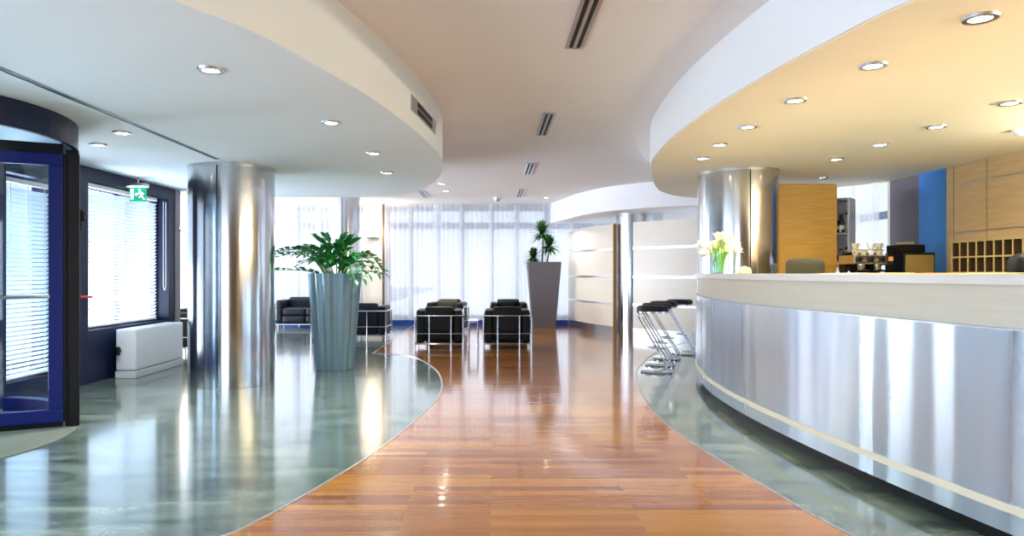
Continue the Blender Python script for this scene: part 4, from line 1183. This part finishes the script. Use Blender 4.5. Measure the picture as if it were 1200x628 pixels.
# sconces
def sconce(x, z, label):
    t = thing('wall_sconce', label, 'wall lamp', (x, 15.8, z), 0, 'half bowl sconces on the far wall')
    bm = B()
    prof = [(0, -.08), (.08, -.07), (.14, -.03), (.16, .01), (.152, .01), (.13, -.02), (.07, -.055), (0, -.065)]
    rings = []
    for r, zz in prof:
        rings.append([bm.verts.new((r * math.cos(-PI * k / 20), r * .8 * math.sin(-PI * k / 20), zz)) for k in range(21)])
    for a, b in zip(rings, rings[1:]):
        for k in range(20): bm.faces.new((a[k], a[k+1], b[k+1], b[k]))
    bmesh.ops.remove_doubles(bm, verts=bm.verts, dist=.0005)
    obj('bowl', bm, M['alu'], t, True)
    bm = B(); box(bm, -.09, .09, -.02, 0, -.08, .0, .004); obj('wall_plate', bm, M['alu'], t)
    bm = B(); tube(bm, [(-.09, -.06, .0), (.09, -.06, .0)], .012, 10); obj('lamp_tube', bm, M['sconce_glow'], t, True)
    l = bpy.data.lights.new('sconce_light', 'POINT'); l.energy = 26; l.color = (1, .8, .52); l.shadow_soft_size = .04
    o = bpy.data.objects.new('sconce_light', l); C.objects.link(o); o.location = (x, 15.66, z + .06)
sconce(-2.72, 2.03, 'lit half bowl wall sconce on the beige pier between the two far windows')
sconce(-7.2, 2.2, 'lit half bowl wall sconce at the far left, seen left of the large steel column')
bm = B(); box(bm, -2.50, -2.445, 15.74, 15.8, .0, 2.79); struct('trim_6', bm, mat('brown pier edge', '6b4f3c', .6, noise=.1))

# ------------------------------------------------------------------ daylight
def area(name, loc, rot, sx, sy, power, col=(.86, .93, 1)):
    l = bpy.data.lights.new(name, 'AREA'); l.shape = 'RECTANGLE'; l.size = sx; l.size_y = sy; l.energy = power; l.color = col
    o = bpy.data.objects.new(name, l); C.objects.link(o); o.location = loc; o.rotation_euler = rot; return o
DAY = (.95, .95, 1)
area('daylight_far_window', (1.0, 16.4, 1.5), (-PI/2, 0, 0), 7.4, 3.0, 40, DAY)
area('daylight_far_left_window', (-5.0, 16.4, 1.5), (-PI/2, 0, 0), 4.2, 3.0, 30, DAY)
area('lounge_fill', (-9.0, 12.6, .7), (0, -2.0, 0), 2.0, 5.6, 900, DAY)   # added fill through an unseen window, aimed up at the far ceiling
area('daylight_right_window', (5.7, 12.0, 1.6), (0, PI/2, 0), 3.0, 7.0, 55, DAY)
area('front_fill', (-2.0, -5.6, 1.4), (PI/2, 0, 0), 4.5, 2.6, 130, DAY)  # added fill shining through the unseen window behind the camera
area('daylight_street_window', (-5.0, -.6, 1.35), (0, -PI/2, 0), 2.4, 8.0, 400, (.74, .88, 1))
area('daylight_blind_window', (-5.9, 7.7, .5), (0, -2.15, 0), 1.8, 3.6, 260, (.85, .93, 1))
# added warm fill aimed up at the right soffit, outside the view
area('soffit_fill', (4.75, 1.6, 1.95), (PI, math.radians(-25), 0), .12, 7.0, 165, (1, .91, .72))

w = bpy.data.worlds.new('street daylight'); bpy.context.scene.world = w; w.use_nodes = True
bg = w.node_tree.nodes['Background']; bg.inputs['Color'].default_value = (.88, .94, 1, 1); bg.inputs['Strength'].default_value = .8

# -------------------------------------------------------------------- camera
cam = bpy.data.cameras.new('camera'); co = bpy.data.objects.new('camera', cam); C.objects.link(co)
co.location = (0, 0, EYE); co.rotation_euler = (PI/2, 0, 0)
cam.sensor_width = 36; cam.lens = 24; cam.shift_x = 25/1200; cam.shift_y = 6/1200; cam.clip_end = 200
sc = bpy.context.scene; sc.camera = co
sc.view_settings.view_transform = 'Standard'; sc.view_settings.look = 'None'; sc.view_settings.gamma = 1; sc.view_settings.use_curve_mapping = False
sc.view_settings.exposure = 0.6
sc.cycles.max_bounces = 10; sc.cycles.diffuse_bounces = 6; sc.cycles.glossy_bounces = 5; sc.cycles.transparent_max_bounces = 16
sc.cycles.sample_clamp_indirect = 8; sc.cycles.use_denoising = True
